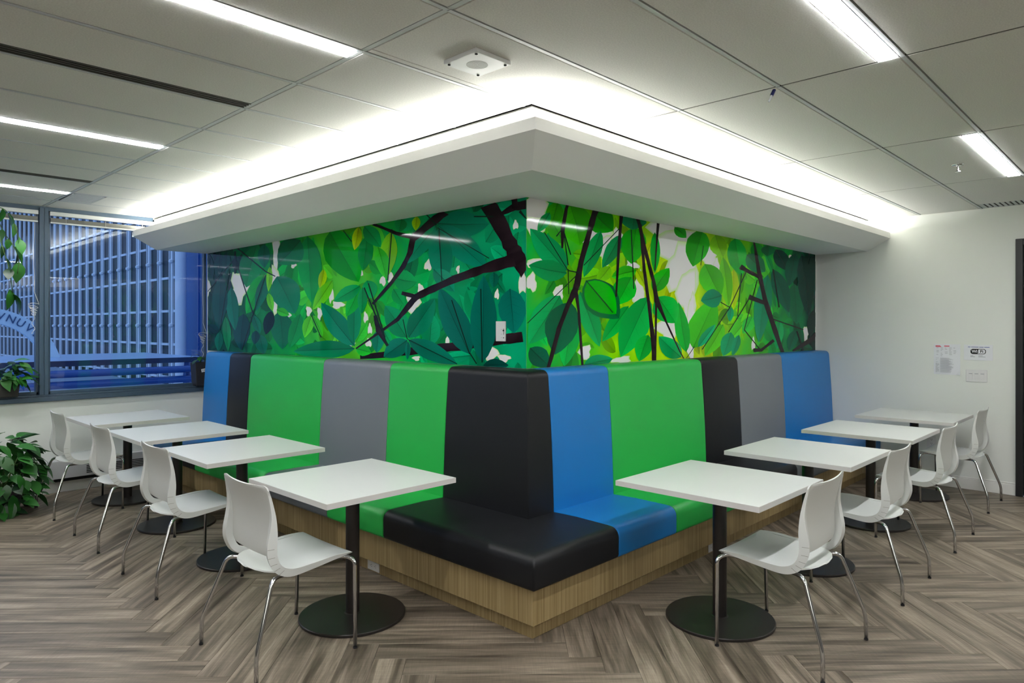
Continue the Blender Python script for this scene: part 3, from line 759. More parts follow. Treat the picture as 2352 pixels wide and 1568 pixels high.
LEFT_STOPS = [(0, '0c9468'), (.18, '0a8a58'), (.28, '26a048'), (.38, '58b23c'), (.5, '50ae3c'), (.6, '289a42'), (.72, '0a7440'), (.85, '065034'), (1, '04362a')]
RIGHT_STOPS = [(0, '2aa048'), (.1, '4fb035'), (.25, '8cc62e'), (.35, 'b8d43a'), (.45, 'a4cc38'), (.6, '62b838'), (.75, '2f9c40'), (.88, '0a6a44'), (1, '043228')]
mural('leaf_mural', MURAL_LEFT, 'glossy wall print of dark green leaves and branches on the left wall', -.0035, 4.685, lambda u, z, h: (-h, u, z), lambda a, b, r: mixc(LEFT_STOPS, min(1, max(0, a + r.uniform(-.06, .06)))))
mural('leaf_mural', MURAL_RIGHT, 'glossy wall print of bright sunlit leaves on the right of the corner', -.0035, 4.665, lambda u, z, h: (u, -h, z), lambda a, b, r: mixc(RIGHT_STOPS, min(1, max(0, a + r.uniform(-.06, .06)))))
# control plate on the mural
cp = thing('wall_dimmer', 'tall white dimmer plate on the dark leaf mural near the corner', 'switch', (-.0065, .208, 1.526))
bevel(MB().box(-.010, 0, -.041, .041, -.063, .063).obj('plate', M['switch'], cp), .002)
MB().box(-.0112, -.0098, -.0315, -.0285, -.021, .017).obj('slot', M['dark'], cp)
MB().box(-.016, -.010, -.034, -.026, .001, .009).obj('slider', M['ink'], cp)
MB().lathe([(.003, -.0), (.003, .003)], seg=10).obj('button', M['dark'], cp, (-.0105, -.030, -.041)).rotation_euler = (0, R(-90), 0)
for z in (.012, -.018, -.040): MB().box(-.0104, -.0099, -.014, -.006, z - .0012, z + .0012).obj('legend_mark', M['ink_gray'], cp)

# ------------------------------------------------------------------ banquette bench
bench = thing('banquette_bench', 'long corner bench with oak base and green, blue, grey and black vinyl panels', 'bench', (0, 0, 0))
YE = 4.40
def bsweep(prof, y_end, x_end): return sweep(prof, y_end, x_end)
bsweep([(.02, .0), (.55, .0), (.55, .095), (.02, .095)], YE - .03, XR - .01).obj('plinth', M['oak'], bench)
bevel(bsweep([(.02, .092), (.605, .092), (.605, .282), (.02, .282)], YE, XR - .005).obj('fascia', M['oak'], bench), .0015)
def roundrect(d0, d1, z0, z1, r, n=6, rb=.02):
    """seat section: d outward, big round on the front top edge"""
    pts = [(d0, z0), (d1 - rb, z0)]
    for k in range(1, 4):
        a = -90 + 90 * k / 3; pts.append((d1 - rb + rb * math.cos(R(a)), z0 + rb + rb * math.sin(R(a))))
    for k in range(n + 1):
        a = 90 * k / n; pts.append((d1 - r + r * math.cos(R(a)), z1 - r + r * math.sin(R(a))))
    pts += [((d0 + d1) / 2, z1 + .004), (d0, z1 - .004)]
    return pts
SEAT = roundrect(.06, .655, .283, .452, .055)
def back_prof():
    pts = [(.004, .44), (.186, .44)]
    for k in range(1, 5): t = k / 5; pts.append((.186 + (.142 - .186) * t + .006 * math.sin(math.pi * t), .44 + (1.245 - .44) * t))
    for k in range(6):
        a = 90 * k / 5; pts.append((.142 - .045 + .045 * math.cos(R(a)), 1.250 + .045 * math.sin(R(a))))
    pts.append((.004, 1.297))
    return pts
BACK = back_prof()
def run(prof, a, b, side, g=.0012, puff=.006):
    """upholstered panel between a and b along one wall, slightly rounded at both ends"""
    cd = sum(p[0] for p in prof) / len(prof); cz = sum(p[1] for p in prof) / len(prof)
    rings = []
    for t, s in ((a + g, 1 - .03), (a + g + .004, 1 - .012), (a + g + .012, 1.0), (b - g - .012, 1.0), (b - g - .004, 1 - .012), (b - g, 1 - .03)):
        ring = []
        for d, z in prof:
            dd = d; zz = z
            if d > .1 or z > cz:
                k = (1 - s)
                dd = d - .10 * k if d > cd else d
                zz = z - .10 * k if z > cz else z
            ring.append((-dd, t, zz) if side == 'L' else (t, -dd, zz))
        rings.append(ring)
    return MB().rings(rings)
BL = [(.567, 1.20, 'green'), (1.20, 2.10, 'gray'), (2.10, 3.385, 'green'), (3.385, 3.83, 'black'), (3.83, YE, 'blue')]
BR = [(.045, .652, 'blue'), (.652, 1.90, 'green'), (1.90, 2.525, 'black'), (2.525, 3.445, 'gray'), (3.445, XR - .004, 'blue')]
for side, runs in (('L', BL), ('R', BR)):
    for a, b, c in runs:
        o = smooth_angle(run(BACK, a, b, side).obj('back_cushion', M['v' + c], bench), 50); o['label'] = c.replace('gray', 'grey') + ' vinyl back cushion'
        o = smooth_angle(run(SEAT, a, b, side).obj('seat_cushion', M['v' + c], bench), 50); o['label'] = c.replace('gray', 'grey') + ' vinyl seat cushion'
o = smooth_angle(bsweep(BACK, .567 - .0012, .045 - .0012).obj('back_cushion', M['vblack'], bench), 50); bevel(o, .006, 3, 60); o['label'] = 'black vinyl back cushion folded round the corner'
o = smooth_angle(bsweep(SEAT, .567 - .0012, .045 - .0012).obj('seat_cushion', M['vblack'], bench), 50); bevel(o, .008, 3, 60); o['label'] = 'black vinyl corner seat cushion'
def outlet(name, label, loc, rz, horizontal=False, group=None):
    t = thing(name, label, 'outlet', loc, rz, group)
    w, h = (.062, .030) if horizontal else (.040, .060)
    bevel(MB().box(-w, w, -.006, 0, -h, h).obj('plate', M['switch'], t), .0015)
    for s in (-1, 1):
        cx, cz = (s * .022, 0) if horizontal else (0, s * .02)
        sk_ = bevel(MB().box(cx - .015, cx + .015, -.0066, -.0055, cz - .014, cz + .014).obj('socket', M['switch'], t), .0004)
        for dx, dz, ww, hh in ((-.006, .004, .0012, .004), (.006, .004, .0012, .0045), (0, -.007, .0022, .0022)):
            if horizontal: dx, dz, ww, hh = dz, dx, hh, ww
            MB().box(cx + dx - ww, cx + dx + ww, -.0068, -.0058, cz + dz - hh, cz + dz + hh).obj('slot', M['dark'], sk_)
    return t
outlet('power_outlet', 'white power outlet set sideways in the oak plinth left of the corner', (-.5505, .808, .038), R(-90), True)
outlet('power_outlet', 'white power outlet in the oak plinth behind the front right table pole', (1.30, -.5505, .038), 0, True)
outlet('power_outlet', 'white power outlet low on the plain right wall behind the chairs', (XR - .0005, -1.115, .42), R(-90))
# ------------------------------------------------------------------ tables
def make_table(label):
    t = thing('cafe_table', label, 'table', (0, 0, 0), 0, 'square white cafe tables')
    h = .393
    top = bevel(MB().box(-h, h, -h, h, .712, .740).obj('table_top', M['laminate'], t), .0012)
    ed = MB()
    for a in range(4):
        x0, x1, y0, y1 = ((-h - .001, -h, -h, h), (h, h + .001, -h, h), (-h, h, -h - .001, -h), (-h, h, h, h + .001))[a]
        ed.box(x0, x1, y0, y1, .7125, .7392)
    ed.obj('edge_band', M['laminate_edge'], top)
    MB().box(-.17, .17, -.022, .022, .699, .7118).box(-.022, .022, -.17, .17, .699, .7118).obj('spider_plate', M['steel_dark'], t)
    smooth_angle(MB().lathe([(.0365, .018), (.0365, .70)], seg=32).obj('pole', M['steel_dark'], t))
    smooth_angle(MB().lathe([(.045, .017), (.045, .020), (.0366, .023)], seg=32).obj('collar', M['steel_dark'], t))
    smooth_angle(MB().lathe([(.276, .0), (.281, .003), (.281, .013), (.277, .0165), (.12, .0185), (.03, .0195)], seg=64).obj('base_plate', M['steel_dark'], t), 30)
    return t
TL = [(.337, 'nearest left white square table on a black pedestal'), (1.667, 'second white square table from the front in the left row'),
      (2.80, 'third white square table from the front in the left row'), (3.97, 'white square table in the left row closest to the window')]
TR = [(.316, 'nearest right white square table on a black pedestal'), (1.535, 'second white square table from the front in the right row'),
      (2.832, 'third white square table from the front in the right row'), (4.09, 'white square table in the right row against the plain wall')]
tb = make_table(TL[0][1]); tb.location = (-1.015, TL[0][0], 0)
for y, l in TL[1:]: dup(tb, (-1.015, y, 0), 0, l)
for x, l in TR: dup(tb, (x, -1.11, 0), 0, l)

# ------------------------------------------------------------------ chairs (local +x is the front)
INNER = [(.270, .452), (.18, .457), (.075, .450), (-.005, .446), (-.045, .448), (-.078, .459), (-.098, .474), (-.112, .495), (-.122, .530), (-.122, .575), (-.120, .625), (-.126, .690), (-.136, .745), (-.148, .795), (-.156, .818)]
OUTER = [(.272, .446), (.18, .436), (.075, .422), (-.020, .412), (-.070, .416), (-.110, .434), (-.136, .458), (-.154, .490), (-.166, .530), (-.166, .575), (-.157, .620), (-.146, .690), (-.150, .748), (-.158, .796), (-.163, .819)]
def catmull(P, n=3):
    out = []
    for i in range(len(P) - 1):
        p0, p1, p2, p3 = P[max(i - 1, 0)], P[i], P[i + 1], P[min(i + 2, len(P) - 1)]
        for k in range(n):
            t = k / n
            out.append(tuple(.5 * (2 * b + (c - a) * t + (2 * a - 5 * b + 4 * c - d) * t * t + (3 * b - a - 3 * c + d) * t ** 3) for a, b, c, d in zip(p0, p1, p2, p3)))
    return out + [P[-1]]
INNER_S, OUTER_S = catmull(INNER), catmull(OUTER)
def grid_shell(rows, thick):
    """rows: list of (list of points); closed shell with a thickness along the averaged normal"""
    nr, nc = len(rows), len(rows[0])
    P = [[Vector(p) for p in r] for r in rows]
    N = []
    for i in range(nr):
        rr = []
        for j in range(nc):
            a = P[min(i + 1, nr - 1)][j] - P[max(i - 1, 0)][j]; b = P[i][min(j + 1, nc - 1)] - P[i][max(j - 1, 0)]
            n = a.cross(b); rr.append(n.normalized() if n.length > 1e-9 else Vector((0, 0, 1)))
        N.append(rr)
    top = [P[i][j] for i in range(nr) for j in range(nc)]
    bot = [P[i][j] - N[i][j] * thick for i in range(nr) for j in range(nc)]
    k = nr * nc; fs = []
    for i in range(nr - 1):
        for j in range(nc - 1):
            a = i * nc + j
            fs += [(a, a + 1, a + nc + 1, a + nc), (k + a, k + a + nc, k + a + nc + 1, k + a + 1)]
    for i in range(nr - 1):
        for j in (0, nc - 1):
            a = i * nc + j; fs.append((a, a + nc, k + a + nc, k + a))
    for j in range(nc - 1):
        for i in (0, nr - 1):
            a = i * nc + j; fs.append((a, k + a, k + a + 1, a + 1))
    return MB().add(top + bot, fs)
def interp(tab, x):
    for (a, va), (b, vb) in zip(tab, tab[1:]):
        if min(a, b) <= x <= max(a, b): return va + (vb - va) * (x - a) / (b - a)
    return tab[-1][1]
def make_chair(label, group):
    t = thing('stacking_chair', label, 'chair', (0, 0, 0), 0, group)
    # seat pan with a rounded tail
    xs = [.279, .283, .272, .245, .20, .14, .08, .02, -.04, -.08, -.11, -.135, -.152, -.160]
    hw = [.190, .205, .222, .231, .234, .232, .229, .224, .214, .200, .178, .142, .090, .030]
    zz = [.424, .437, .449, .4545, .456, .4525, .448, .444, .440, .437, .436, .437, .438, .439]
    rows = []
    for x, w, z in zip(xs, hw, zz):
        rows.append([(x, w * s, z - .010 * (1 - s * s) * (1 if -.1 < x < .26 else .3) + .002 * s * s) for s in (-1, -.92, -.75, -.5, -.25, 0, .25, .5, .75, .92, 1)])
    o = grid_shell(rows, -.007).obj('seat', M['plastic'], t); smooth_angle(o, 60)
    # back panel
    ztab = [(.500, -.124), (.53, -.127), (.57, -.127), (.625, -.125), (.69, -.131), (.745, -.141), (.80, -.155), (.845, -.169)]
    zs = [.502, .505, .513, .53, .57, .625, .69, .745, .79, .815, .830, .838, .842]
    hw = [.150, .172, .190, .204, .210, .211, .213, .217, .222, .225, .222, .212, .190]
    rows = []
    for z, w in zip(zs, hw):
        dish = .007 + .012 * max(0, (z - .70) / .14); lift = .010 * max(0, (z - .76) / .08)
        rows.append([(interp(ztab, z) - dish * (1 - s * s), w * s, z - lift * (1 - s * s)) for s in (-1, -.9, -.7, -.45, -.2, 0, .2, .45, .7, .9, 1)])
    o = grid_shell(rows, .007).obj('backrest', M['plastic'], t); smooth_angle(o, 60)
    # side rails: ribbon from the seat front round the bend to the top of the back
    for s in (-1, 1):
        rings = []
        for (ix, iz), (ox, oz) in zip(INNER_S, OUTER_S):
            up = max(0, (iz - .70) / .14)
            yo = s * (.238 - .012 * up); yi = s * (.206 + .008 * up)
            rings.append([(ix, yo, iz), (ox, yo - s * .006, oz), (ox + (ix - ox) * .15, yi, oz + (iz - oz) * .15), (ix, yi, iz - .001)])
        rail = smooth_angle(MB().rings(rings).obj('side_rail', M['plastic'], t), 60)
        for k in range(5):
            g = MB()
            f = 5.0 + k * .9
            i0 = int(f); fr = f - i0
            a = Vector((INNER[i0][0], 0, INNER[i0][1])).lerp(Vector((INNER[i0 + 1][0], 0, INNER[i0 + 1][1])), fr)
            b = Vector((OUTER[i0][0], 0, OUTER[i0][1])).lerp(Vector((OUTER[i0 + 1][0], 0, OUTER[i0 + 1][1])), fr)
            d = (b - a); e = a + d * .30; b = a + d * 1.01
            n = Vector((-d.z, 0, d.x)).normalized() * .0009
            y0, y1 = s * (.2363), s * (.2325)
            y2 = s * .212
            vs = [(e.x - n.x, s * .2372, e.z - n.z), (e.x + n.x, s * .2372, e.z + n.z), (b.x + n.x, s * .2325, b.z + n.z), (b.x - n.x, s * .2325, b.z - n.z)]
            g.add(vs, [(0, 1, 2, 3)])
            g.add([(b.x - n.x, s * .2325, b.z - n.z), (b.x + n.x, s * .2325, b.z + n.z), (b.x + n.x + (a.x - b.x) * .12, y2, b.z + n.z + (a.z - b.z) * .12), (b.x - n.x + (a.x - b.x) * .12, y2, b.z - n.z + (a.z - b.z) * .12)], [(0, 1, 2, 3)])
            g.obj('flex_groove', M['groove'], rail)
    # legs
    for s in (-1, 1):
        fp = fillet([(.03, s * .175, .420), (.235, s * .212, .436), (.262, s * .272, .425), (.256, s * .283, .006)], .045, 6)
        l1 = MB().tube(fp, .0095, 12).obj('leg', M['chrome'], t, smooth=True)
        MB().lathe([(.0102, 0), (.0102, .008)], .256, s * .283, 14).obj('foot_glide', M['rubber'], l1)
        rp = fillet([(.03, s * .165, .408), (-.085, s * .190, .415), (-.142, s * .232, .420), (-.245, s * .287, .130), (-.247, s * .291, .006)], .035, 6)
        l2 = MB().tube(rp, .0095, 12).obj('leg', M['chrome'], t, smooth=True)
        MB().lathe([(.0102, 0), (.0102, .008)], -.247, s * .291, 14).obj('foot_glide', M['rubber'], l2)
    MB().tube([(.03, -.18, .412), (.03, .18, .412)], .0095, 12).obj('seat_frame', M['chrome'], t, smooth=True)
    for s in (-1, 1): MB().lathe([(.011, .420), (.011, .436)], .14, s * .17, 12).obj('stacking_bumper', M['plastic'], t)
    return t
CH = [(-1.475, .285, 0, 'white plastic chair with chrome legs at the nearest left table'), (-1.425, 1.615, 0, 'white chair at the second table from the front on the left'),
      (-1.412, 2.752, 0, 'white chair at the third table from the front on the left'), (-1.412, 3.915, 0, 'white chair near the leafy floor plant under the window'),
      (.300, -1.505, 90, 'white plastic chair with chrome legs at the nearest right table'), (1.475, -1.515, 90, 'white chair at the second table from the front on the right'),
      (2.722, -1.518, 90, 'white chair at the third table from the front on the right'), (4.085, -1.485, 90, 'white chair farthest back on the right, below the notices')]
ch = None
for x, y, a, l in CH:
    if ch is None:
        ch = make_chair(l, 'white stacking chairs'); ch.location = (x, y, 0)
    else:
        dup(ch, (x, y, 0), R(a), l)

# ------------------------------------------------------------------ right wall notices and switches
def on_wall(name, label, cat, y, z): return thing(name, label, cat, (XR - .0008, y, z), R(-90))
# local: x runs to the right as seen, -y is out of the wall
p = on_wall('notice_sheet', 'portrait paper notice with red heading and rows of small print', 'notice', -1.246, 1.236)
sheet = MB()
rowsv = [[(-.112 + .224 * i / 6, -.001 - (.006 if (i == 6 and j == 0) else 0) - .002 * math.sin(i), -.148 + .296 * j / 6) for i in range(7)] for j in range(7)]
grid_shell(rowsv, .0004).obj('paper', M['paper'], p)
pr = MB(); rd = MB()
rng = random.Random(3)
def ln(mb, x0, x1, z, h=.0016): mb.box(x0, x1, -.0056, -.0050, z - h, z + h)
ln(rd, -.095, -.055, .132, .003); ln(rd, -.095, -.048, .124, .003); ln(rd, -.022, .022, .130, .004)
for r in range(7):
    for c in range(5):
        if rng.random() < .75: ln(pr, -.088 + c * .036, -.088 + c * .036 + rng.uniform(.010, .024), .112 - r * .013)
for r in range(20):
    z = .012 - r * .0072
    if rng.random() < .7: ln(pr, -.095, -.095 + rng.uniform(.012, .032), z, .001)
    ln(pr, -.056, -.056 + rng.uniform(.07, .115), z, .001)
pr.obj('small_print', M['ink_gray'], p); rd.obj('red_heading', M['ink_red'], p)
w = on_wall('wifi_sign', 'landscape paper sign with a black and white WiFi logo', 'sign', -1.503, 1.309)
bevel(MB().box(-.115, .115, -.003, 0, -.073, .073).obj('card', M['paper'], w), .0006)
def rrect(w_, h_, r, n=6):
    out = []
    for cx, cy, a0 in ((w_ - r, h_ - r, 0), (-w_ + r, h_ - r, 90), (-w_ + r, -h_ + r, 180), (w_ - r, -h_ + r, 270)):
        for k in range(n + 1): out.append((cx + r * math.cos(R(a0 + 90 * k / n)), cy + r * math.sin(R(a0 + 90 * k / n))))
    return out
lg = MB().prism(rrect(.062, .025, .021), 1, -.0036, -.003)
logo = lg.obj('logo_badge', M['ink'], w, (0, 0, .010))
MB().prism([(.056 - .0, .0) if False else q for q in [(.004, .020), (.044, .020), (.053, .014), (.057, 0), (.053, -.014), (.044, -.020), (-.006, -.020), (.002, -.010), (.0, .0), (.0, .010)]], 1, -.0040, -.0036).obj('logo_white_half', M['paper'], w, (0, 0, .010))
def wall_text(body, size, m, parent, x, z, name, out=-.0042):
    o = link(name, text_mesh(name, body, size, bold=size * .028), m, parent, (x, out, z)); o.rotation_euler = (R(90), 0, 0); return o
wall_text('Wi', .036, M['paper'], w, -.029, .010, 'lettering_wi')
wall_text('Fi', .036, M['ink'], w, .028, .010, 'lettering_fi')
bl = MB(); x = -.082
for wd in (.020, .060, .035, .042): bl.box(x, x + wd, -.0036, -.003, .049, .054); x += wd + .005
bl.obj('blue_heading', M['ink_blue'], w)
gt = MB()
for x, z, wd in ((-.062, -.030, .022), (-.062, -.040, .036), (.002, -.030, .034), (.002, -.040, .056)): gt.box(x, x + wd, -.0036, -.003, z - .0025, z + .0025)
gt.obj('small_print', M['ink_gray'], w)
sw = on_wall('switch_plate', 'white triple light switch plate below the WiFi sign', 'switch', -1.490, 1.088)
bevel(MB().box(-.085, .085, -.006, 0, -.058, .058).obj('plate', M['switch'], sw), .002)
for k in (-1, 0, 1):
    rk = bevel(MB().add([(k * .047 - .016, -.006, -.034), (k * .047 + .016, -.006, -.034), (k * .047 + .016, -.006, .03), (k * .047 - .016, -.006, .03), (k * .047 - .016, -.0075, -.034), (k * .047 + .016, -.0075, -.034), (k * .047 + .016, -.011, .03), (k * .047 - .016, -.011, .03)],
                         [(0, 1, 2, 3), (4, 5, 6, 7), (0, 1, 5, 4), (1, 2, 6, 5), (2, 3, 7, 6), (3, 0, 4, 7)]).obj('rocker', M['switch'], sw), .0008)
    MB().box(k * .047 - .014, k * .047 + .014, -.0112, -.0062, .0165, .0225).obj('dimmer_slot', M['ink_gray'], rk)

# ------------------------------------------------------------------ heater under the window
ht = thing('wall_heater', 'low grey convector heater with black slots under the window', 'heater', (-.62, YW - .004, .135))
bevel(MB().box(-.88, .88, -.075, 0, .0, .165).obj('cover', M['heater'], ht), .004)
sme = MB().box(-.55, .83, -.0765, -.074, -.0042, .0042).mesh('vent_slot'); sme.materials.append(M['dark'])
for k in range(5): link('vent_slot', sme, None, ht, (0, 0, .030 + k * .016))
MB().box(-.80, .80, -.055, 0, -.03, .0).obj('underside_shade', M['dark'], ht)  # dark block paints in the shade beneath the cover

# ------------------------------------------------------------------ blinds and cords
def blind(x0, x1, label):
    t = thing('window_blind', label, 'blind', ((x0 + x1) / 2, YW - .0, 2.52), 0, 'raised window blinds')
    a = (x1 - x0) / 2
    bevel(MB().box(-a, a, -.028, .012, .070, .108).obj('head_rail', M['white_metal'], t), .004)
    sme = MB().box(-a + .006, a - .006, -.024, .008, -.0012, .0012).mesh('slat'); sme.materials.append(M['blind_gray'])
    for k in range(9): link('slat', sme, None, t, (0, 0, .014 + k * .0042))
    bevel(MB().box(-a + .004, a - .004, -.026, .010, -.002, .011).obj('bottom_rail', M['white_metal'], t), .002)
    for f in (-.72, .0, .72):
        MB().tube([(f * a, -.027, .075), (f * a, -.027, .0)], .0016, 6).obj('ladder_cord', M['cord'], t)
    return t
b1 = blind(-1.455, -.53, 'white blind pulled up tight beside the soffit')
b2 = blind(-3.0, -1.545, 'white blind pulled up at the far left window')
def cord_path(x, z0, z1, seed):
    rg = random.Random(seed); pts = [(x, YW + .0, z0)]
    n = 10
    for k in range(1, n): pts.append((x + .004 * math.sin(k), YW + .0, z0 + (z1 + .3 - z0) * k / n))
    c = Vector((x - .005, YW + .0, z1 + .26))
    for k in range(46):                                   # tangled loops
        a = k * .62
        pts.append((c.x + (.045 * math.cos(a * 1.1)) * (1 - k / 60), c.y + .006 * math.sin(a * 2.3), c.z - k * .0022 + .018 * math.sin(a)))
    for k in range(14):
        a = k * .9
        pts.append((c.x + .012 * math.sin(a), c.y, c.z - .10 - k * .014))
    out = []
    for i in range(len(pts) - 1):
        out.append(pts[i])
    return out
MB().tube(cord_path(-1.575, 2.58, 1.50, 2), .0022, 6).obj('pull_cord', M['cord'], b2, None).location = -Vector(b2.location)
MB().tube(cord_path(-.045, 2.30, 1.22, 5), .0022, 6).obj('pull_cord', M['cord'], b1, None).location = -Vector(b1.location)

# ------------------------------------------------------------------ plants
def leaf_mesh(name, l, w, curl):
    vs = []; n = 6
    prof = [0, .62, .95, 1.0, .82, .45, 0]
    for k in range(n + 1):
        s = k / n; z = -curl * l * s * s
        vs += [(l * s, -w * prof[k], z + .10 * w * prof[k]), (l * s, 0, z), (l * s, w * prof[k], z + .10 * w * prof[k])]
    fs = []
    for k in range(n):
        a = 3 * k; fs += [(a, a + 1, a + 4, a + 3), (a + 1, a + 2, a + 5, a + 4)]
    me = MB().add(vs, fs).mesh(name, smooth=True, recalc=False)
    me.materials.append(M['leaf']); return me
LM = [leaf_mesh('leaf', .105, .032, .35), leaf_mesh('leaf', .13, .038, .5), leaf_mesh('leaf', .085, .028, .25)]
def put_leaf(parent, p, az, el, roll, sc, rg):
    o = link('leaf', rg.choice(LM), None, parent, p)
    o.rotation_euler = (roll, -el, az); o.scale = (sc, sc, sc)
    return o
def bush(t, rad, zlo, zhi, n, rg, sc=1.0, squash=1.0):
    for k in range(n):
        a = rg.uniform(0, 2 * math.pi); f = rg.random()
        z = zlo + (zhi - zlo) * f
        prof = math.sqrt(max(0, 1 - ((f - .45) / .58) ** 2))
        r = rad * prof * rg.uniform(.72, 1.0)
        el = R(rg.uniform(-60, 25)) + (R(20) if f > .8 else 0)
        put_leaf(t, (r * math.cos(a), squash * r * math.sin(a), z), a + rg.uniform(-.7, .7), el, rg.uniform(-.5, .5), sc * rg.uniform(.75, 1.25), rg)
rg = random.Random(11)
fp_ = thing('floor_plant', 'big bushy pothos plant on the floor at the far left', 'plant', (-1.955, 4.20, 0))
smooth_angle(MB().lathe([(.13, 0), (.17, .02), (.19, .16), (.185, .165), (.165, .15), (.02, .145)], seg=32).obj('pot', M['pot_black'], fp_))
MB().lathe([(.164, .14), (.164, .152)], seg=24).obj('soil', M['soil'], fp_)
for k in range(16):
    a = k * .4 + rg.uniform(-.1, .1); r = rg.uniform(.15, .36); z = rg.uniform(.3, .55)
    MB().tube([(.05 * math.cos(a), .05 * math.sin(a), .15), (.6 * r * math.cos(a), .6 * r * math.sin(a), z * .85), (r * math.cos(a), r * math.sin(a), z - .06)], .004, 6).obj('stem', M['stem'], fp_, smooth=True)
bush(fp_, .35, .05, .64, 290, rg, 1.15, .95)
# hanging vine in front of the window
hv = thing('hanging_plant', 'trailing vine with long leaves hanging at the window top left', 'plant', (-2.02, 4.42, 2.62))
smooth_angle(MB().lathe([(.07, -.18), (.10, -.17), (.12, -.02), (.115, -.02), (.10, -.03), (.01, -.03)], seg=24).obj('pot', M['pot_black'], hv))
MB().tube([(0, 0, -.02), (0, 0, .05)], .004, 6).obj('hook', M['white_metal'], hv)
VINES = [[(.10, -.02, -.04), (.17, -.02, -.05), (.24, -.02, -.16), (.27, -.02, -.30)], [(.10, .03, -.06), (.17, .03, -.25), (.245, .03, -.36), (.285, .03, -.47), (.27, .03, -.60)], [(.08, -.05, -.05), (.15, -.05, -.4), (.20, -.05, -.56), (.22, -.05, -.78)]]
for v in VINES:
    pts = fillet(v, .08, 4)
    MB().tube(pts, .0035, 6).obj('stem', M['stem'], hv, smooth=True)
    for k in range(2, len(pts), 3):
        put_leaf(hv, pts[k], rg.uniform(-2.6, .4), R(rg.uniform(-85, -45)), rg.uniform(-.4, .4), rg.uniform(1.0, 1.6), rg)
put_leaf(hv, (.20, -.05, -.74), -.6, R(-80), .2, 1.7, rg); put_leaf(hv, (.27, -.02, -.28), -.4, R(-75), .2, 1.1, rg)
# sill planters
sp1 = thing('sill_planter', 'rough dark planter with drooping pothos on the sill at the left edge', 'plant', (-1.80, YW + .0, .9265))
bevel(MB().rings([[(-.09, -.09, 0), (.09, -.09, 0), (.09, .045, 0), (-.09, .045, 0)], [(-.105, -.10, .15), (.105, -.10, .15), (.105, .048, .15), (-.105, .048, .15)]]).obj('pot', M['pot_stone'], sp1), .006)
MB().box(-.09, .09, -.085, .04, .148, .153).obj('soil', M['soil'], sp1)
for k in range(46):
    a = rg.uniform(-.9, 2.9) - R(90) + R(30); z = rg.uniform(.12, .32); r = rg.uniform(.03, .17) * (1.3 - z * 1.6)
    put_leaf(sp1, (r * math.cos(a), min(-.0, .6 * r * math.sin(a) - .03), z), a, R(rg.uniform(-50, 40)), rg.uniform(-.5, .5), rg.uniform(.8, 1.2), rg)
put_leaf(sp1, (.055, -.11, .14), -.9, R(-75), 0, 1.0, rg)
sp2 = thing('sill_planter', 'small black square planter with a paper label on the sill by the blue cushion', 'plant', (-.085, YW - .005, .9065 + .02))
bevel(MB().rings([[(-.060, -.085, 0), (.072, -.085, 0), (.072, .05, 0), (-.060, .05, 0)], [(-.078, -.095, .245), (.080, -.095, .245), (.080, .05, .245), (-.078, .05, .245)]]).obj('pot', M['pot_black'], sp2), .004)
MB().box(-.07, .07, -.085, .045, .243, .248).obj('soil', M['soil'], sp2)
lb = MB().box(-.034, .034, -.0012, 0, -.017, .017).obj('paper_label', M['paper'], sp2, (.018, -.0935, .165)); lb.rotation_euler = (R(-2), R(-10), 0)
o = link('handwriting', text_mesh('handwriting', 'CSPA', .022), M['ink'], lb, (0, -.0014, 0)); o.rotation_euler = (R(90), 0, 0)
for k, (a, r, z, el, s_) in enumerate([(3.3, .02, .33, 5, 1.1), (2.9, .03, .30, 10, 1.0), (3.6, .03, .28, -10, 1.1), (4.2, .02, .31, -15, .9), (5.4, .02, .30, -10, 1.1), (5.9, .03, .29, -20, .9), (2.2, .0, .34, 35, .9), (4.8, .0, .30, 0, 1.0)]):
    put_leaf(sp2, (r * math.cos(a), .3 * r * math.sin(a) - .04, z), a, R(el), .2, s_ * .9, rg)
    MB().tube([(0, -.03, .24), (r * math.cos(a), .3 * r * math.sin(a) - .04, z)], .002, 6).obj('stem', M['stem'], sp2)

# ------------------------------------------------------------------ outside the window
gd = struct(MB().box(-30, 30, YW + .2, 80, -.25, -.15).obj('ground_outside', M['ground']), 'bluish terrace paving outside')
FX, FY = 4.5, 18.144
bd = thing('office_building', 'blue glass office building with white vertical fins outside the window', 'building', (FX, FY, -.15))
H_ = 9.0
MB().box(.06, 6, -1.2, 32, 0, H_).obj('wall', M['facade_dark'], bd)
fin_me = MB().box(-.03, .03, -.06, .06, 0, H_).mesh('fin'); fin_me.materials.append(M['fin'])
mul_me = MB().box(.02, .06, -.022, .022, 0, H_).mesh('mullion'); mul_me.materials.append(M['fin'])
bar_me = MB().box(.0, .06, -.56, 0, -.035, .035).mesh('transom'); bar_me.materials.append(M['fin'])
pane_me = MB().box(.03, .06, -.56, 0, 0, .92).mesh('window_pane'); pane_me.materials.append(M['pane'])
cl_me = MB().lathe([(.02, -.07), (.085, -.03), (.085, .03), (.02, .07)], seg=8).mesh('fin_clamp'); cl_me.materials.append(M['fin'])
for k in range(0, 32):
    y = .933 * k
    f_ = link('fin', fin_me, None, bd, (0, y, 0))
    link('mullion', mul_me, None, bd, (0, y - .60, 0))
    for z in (1.593, 3.45): link('fin_clamp', cl_me, None, f_, (-.03, 0, z + .15))
    for q in range(-1, 5):
        z = 1.04 + .97 * q + .15
        if k < 30:
            link('transom', bar_me, None, bd, (0, y, z))
            link('window_pane', pane_me, None, bd, (0, y, z + .02))
pl = thing('white_column', 'pale round column outside at the right end of the fin facade', 'column', (3.5, 14.85, -.15))
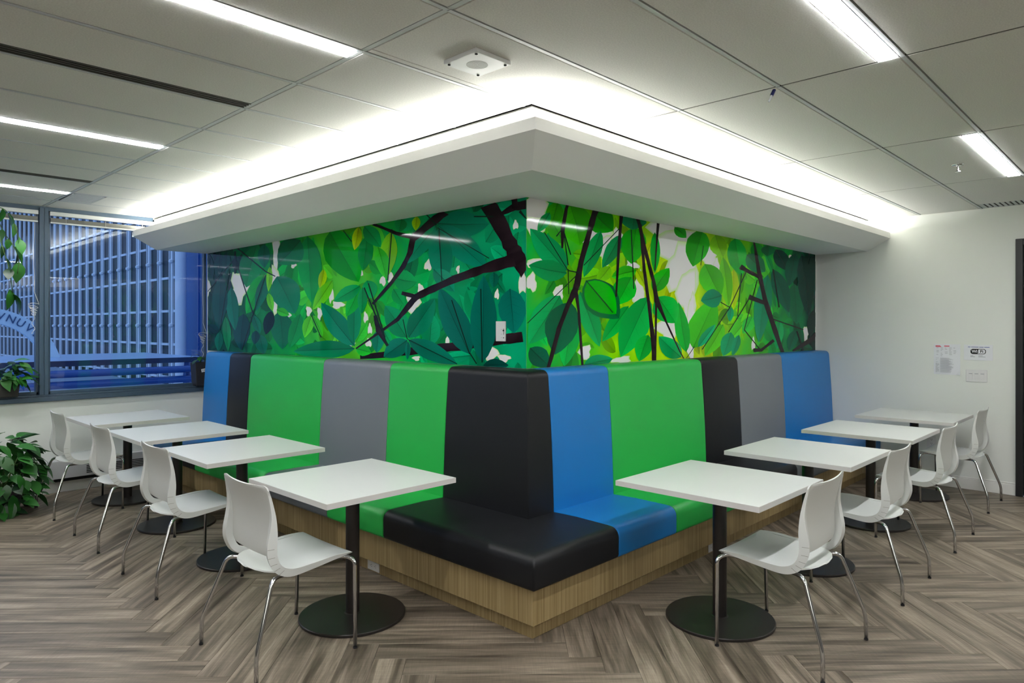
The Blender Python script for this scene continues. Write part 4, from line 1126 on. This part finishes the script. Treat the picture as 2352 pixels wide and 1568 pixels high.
smooth_angle(MB().lathe([(.13, 0), (.13, 9)], seg=28).obj('shaft', M['fin'], pl))
MB().lathe([(.18, 0), (.18, .3), (.135, .34)], seg=28).obj('foot', M['fin'], pl)
bw = thing('blue_glass_wall', 'deep blue panelled wall outside beside the mural edge', 'wall', (3.9, 10, -.15))
for k in range(6):
    MB().box(0, .2, k * .95, k * .95 + .92, 0, 9).obj('panel', M['bluewall'], bw)
    MB().box(-.03, .02, k * .95 - .03, k * .95, 0, 9).obj('mullion', M['pipe'], bw)
cn = thing('canopy_roof', 'low pale blue canopy roof with dark edge outside the window', 'canopy', (-2.5, 7.5, -.15))
MB().box(-5, 3.6, 0, 2.55, 1.235, 1.259).obj('roof_sheet', M['canopy'], cn)
MB().box(-5, 3.6, -.03, 0, 1.19, 1.262).obj('fascia', M['canopy_dark'], cn)
for x in (-4.0, -1.0, 3.39):
    MB().tube([(x, .1, 0), (x, .1, 1.0), (x, .1, 1.235)], [.055, .055, .035], 14).obj('post', M['pipe'], cn)
rl = thing('pipe_railing', 'blue double pipe railing outside just below the canopy', 'railing', (-2.5, 6.5, -.15))
for z in (1.0, .872): MB().tube([(-5, 0, z + .15), (3.35, 0, z + .15)], .045, 14).obj('pipe', M['pipe'], rl, smooth=True)
for x in (-3, 0, 3): MB().tube([(x, .06, 0), (x, .06, 1.15)], .03, 10).obj('post', M['pipe'], rl)
ar = thing('arch_sign', 'pale curved arch with raised letters outside at the left', 'sign', (-1.32, 9.0, 1.109))
rings = []
n = 40; cz = .88 - 1.109
for k in range(n + 1):
    a = R(180 * k / n)
    rings.append([(r * math.cos(a), y, max(.0, cz + r * math.sin(a))) for r, y in ((.742, -.06), (.942, -.06), (.942, .06), (.742, .06))])
smooth_angle(MB().rings(rings).obj('band', M['archstone'], ar))
for k, c in enumerate('VNUVLR'):
    a = R(76 - 8.5 * k)
    o = link('letter', text_mesh('letter', c, .15, .006), M['archletter'], ar, (.842 * math.cos(a), -.066, cz + .842 * math.sin(a)))
    o.rotation_euler = (R(90), math.pi / 2 - a, 0)
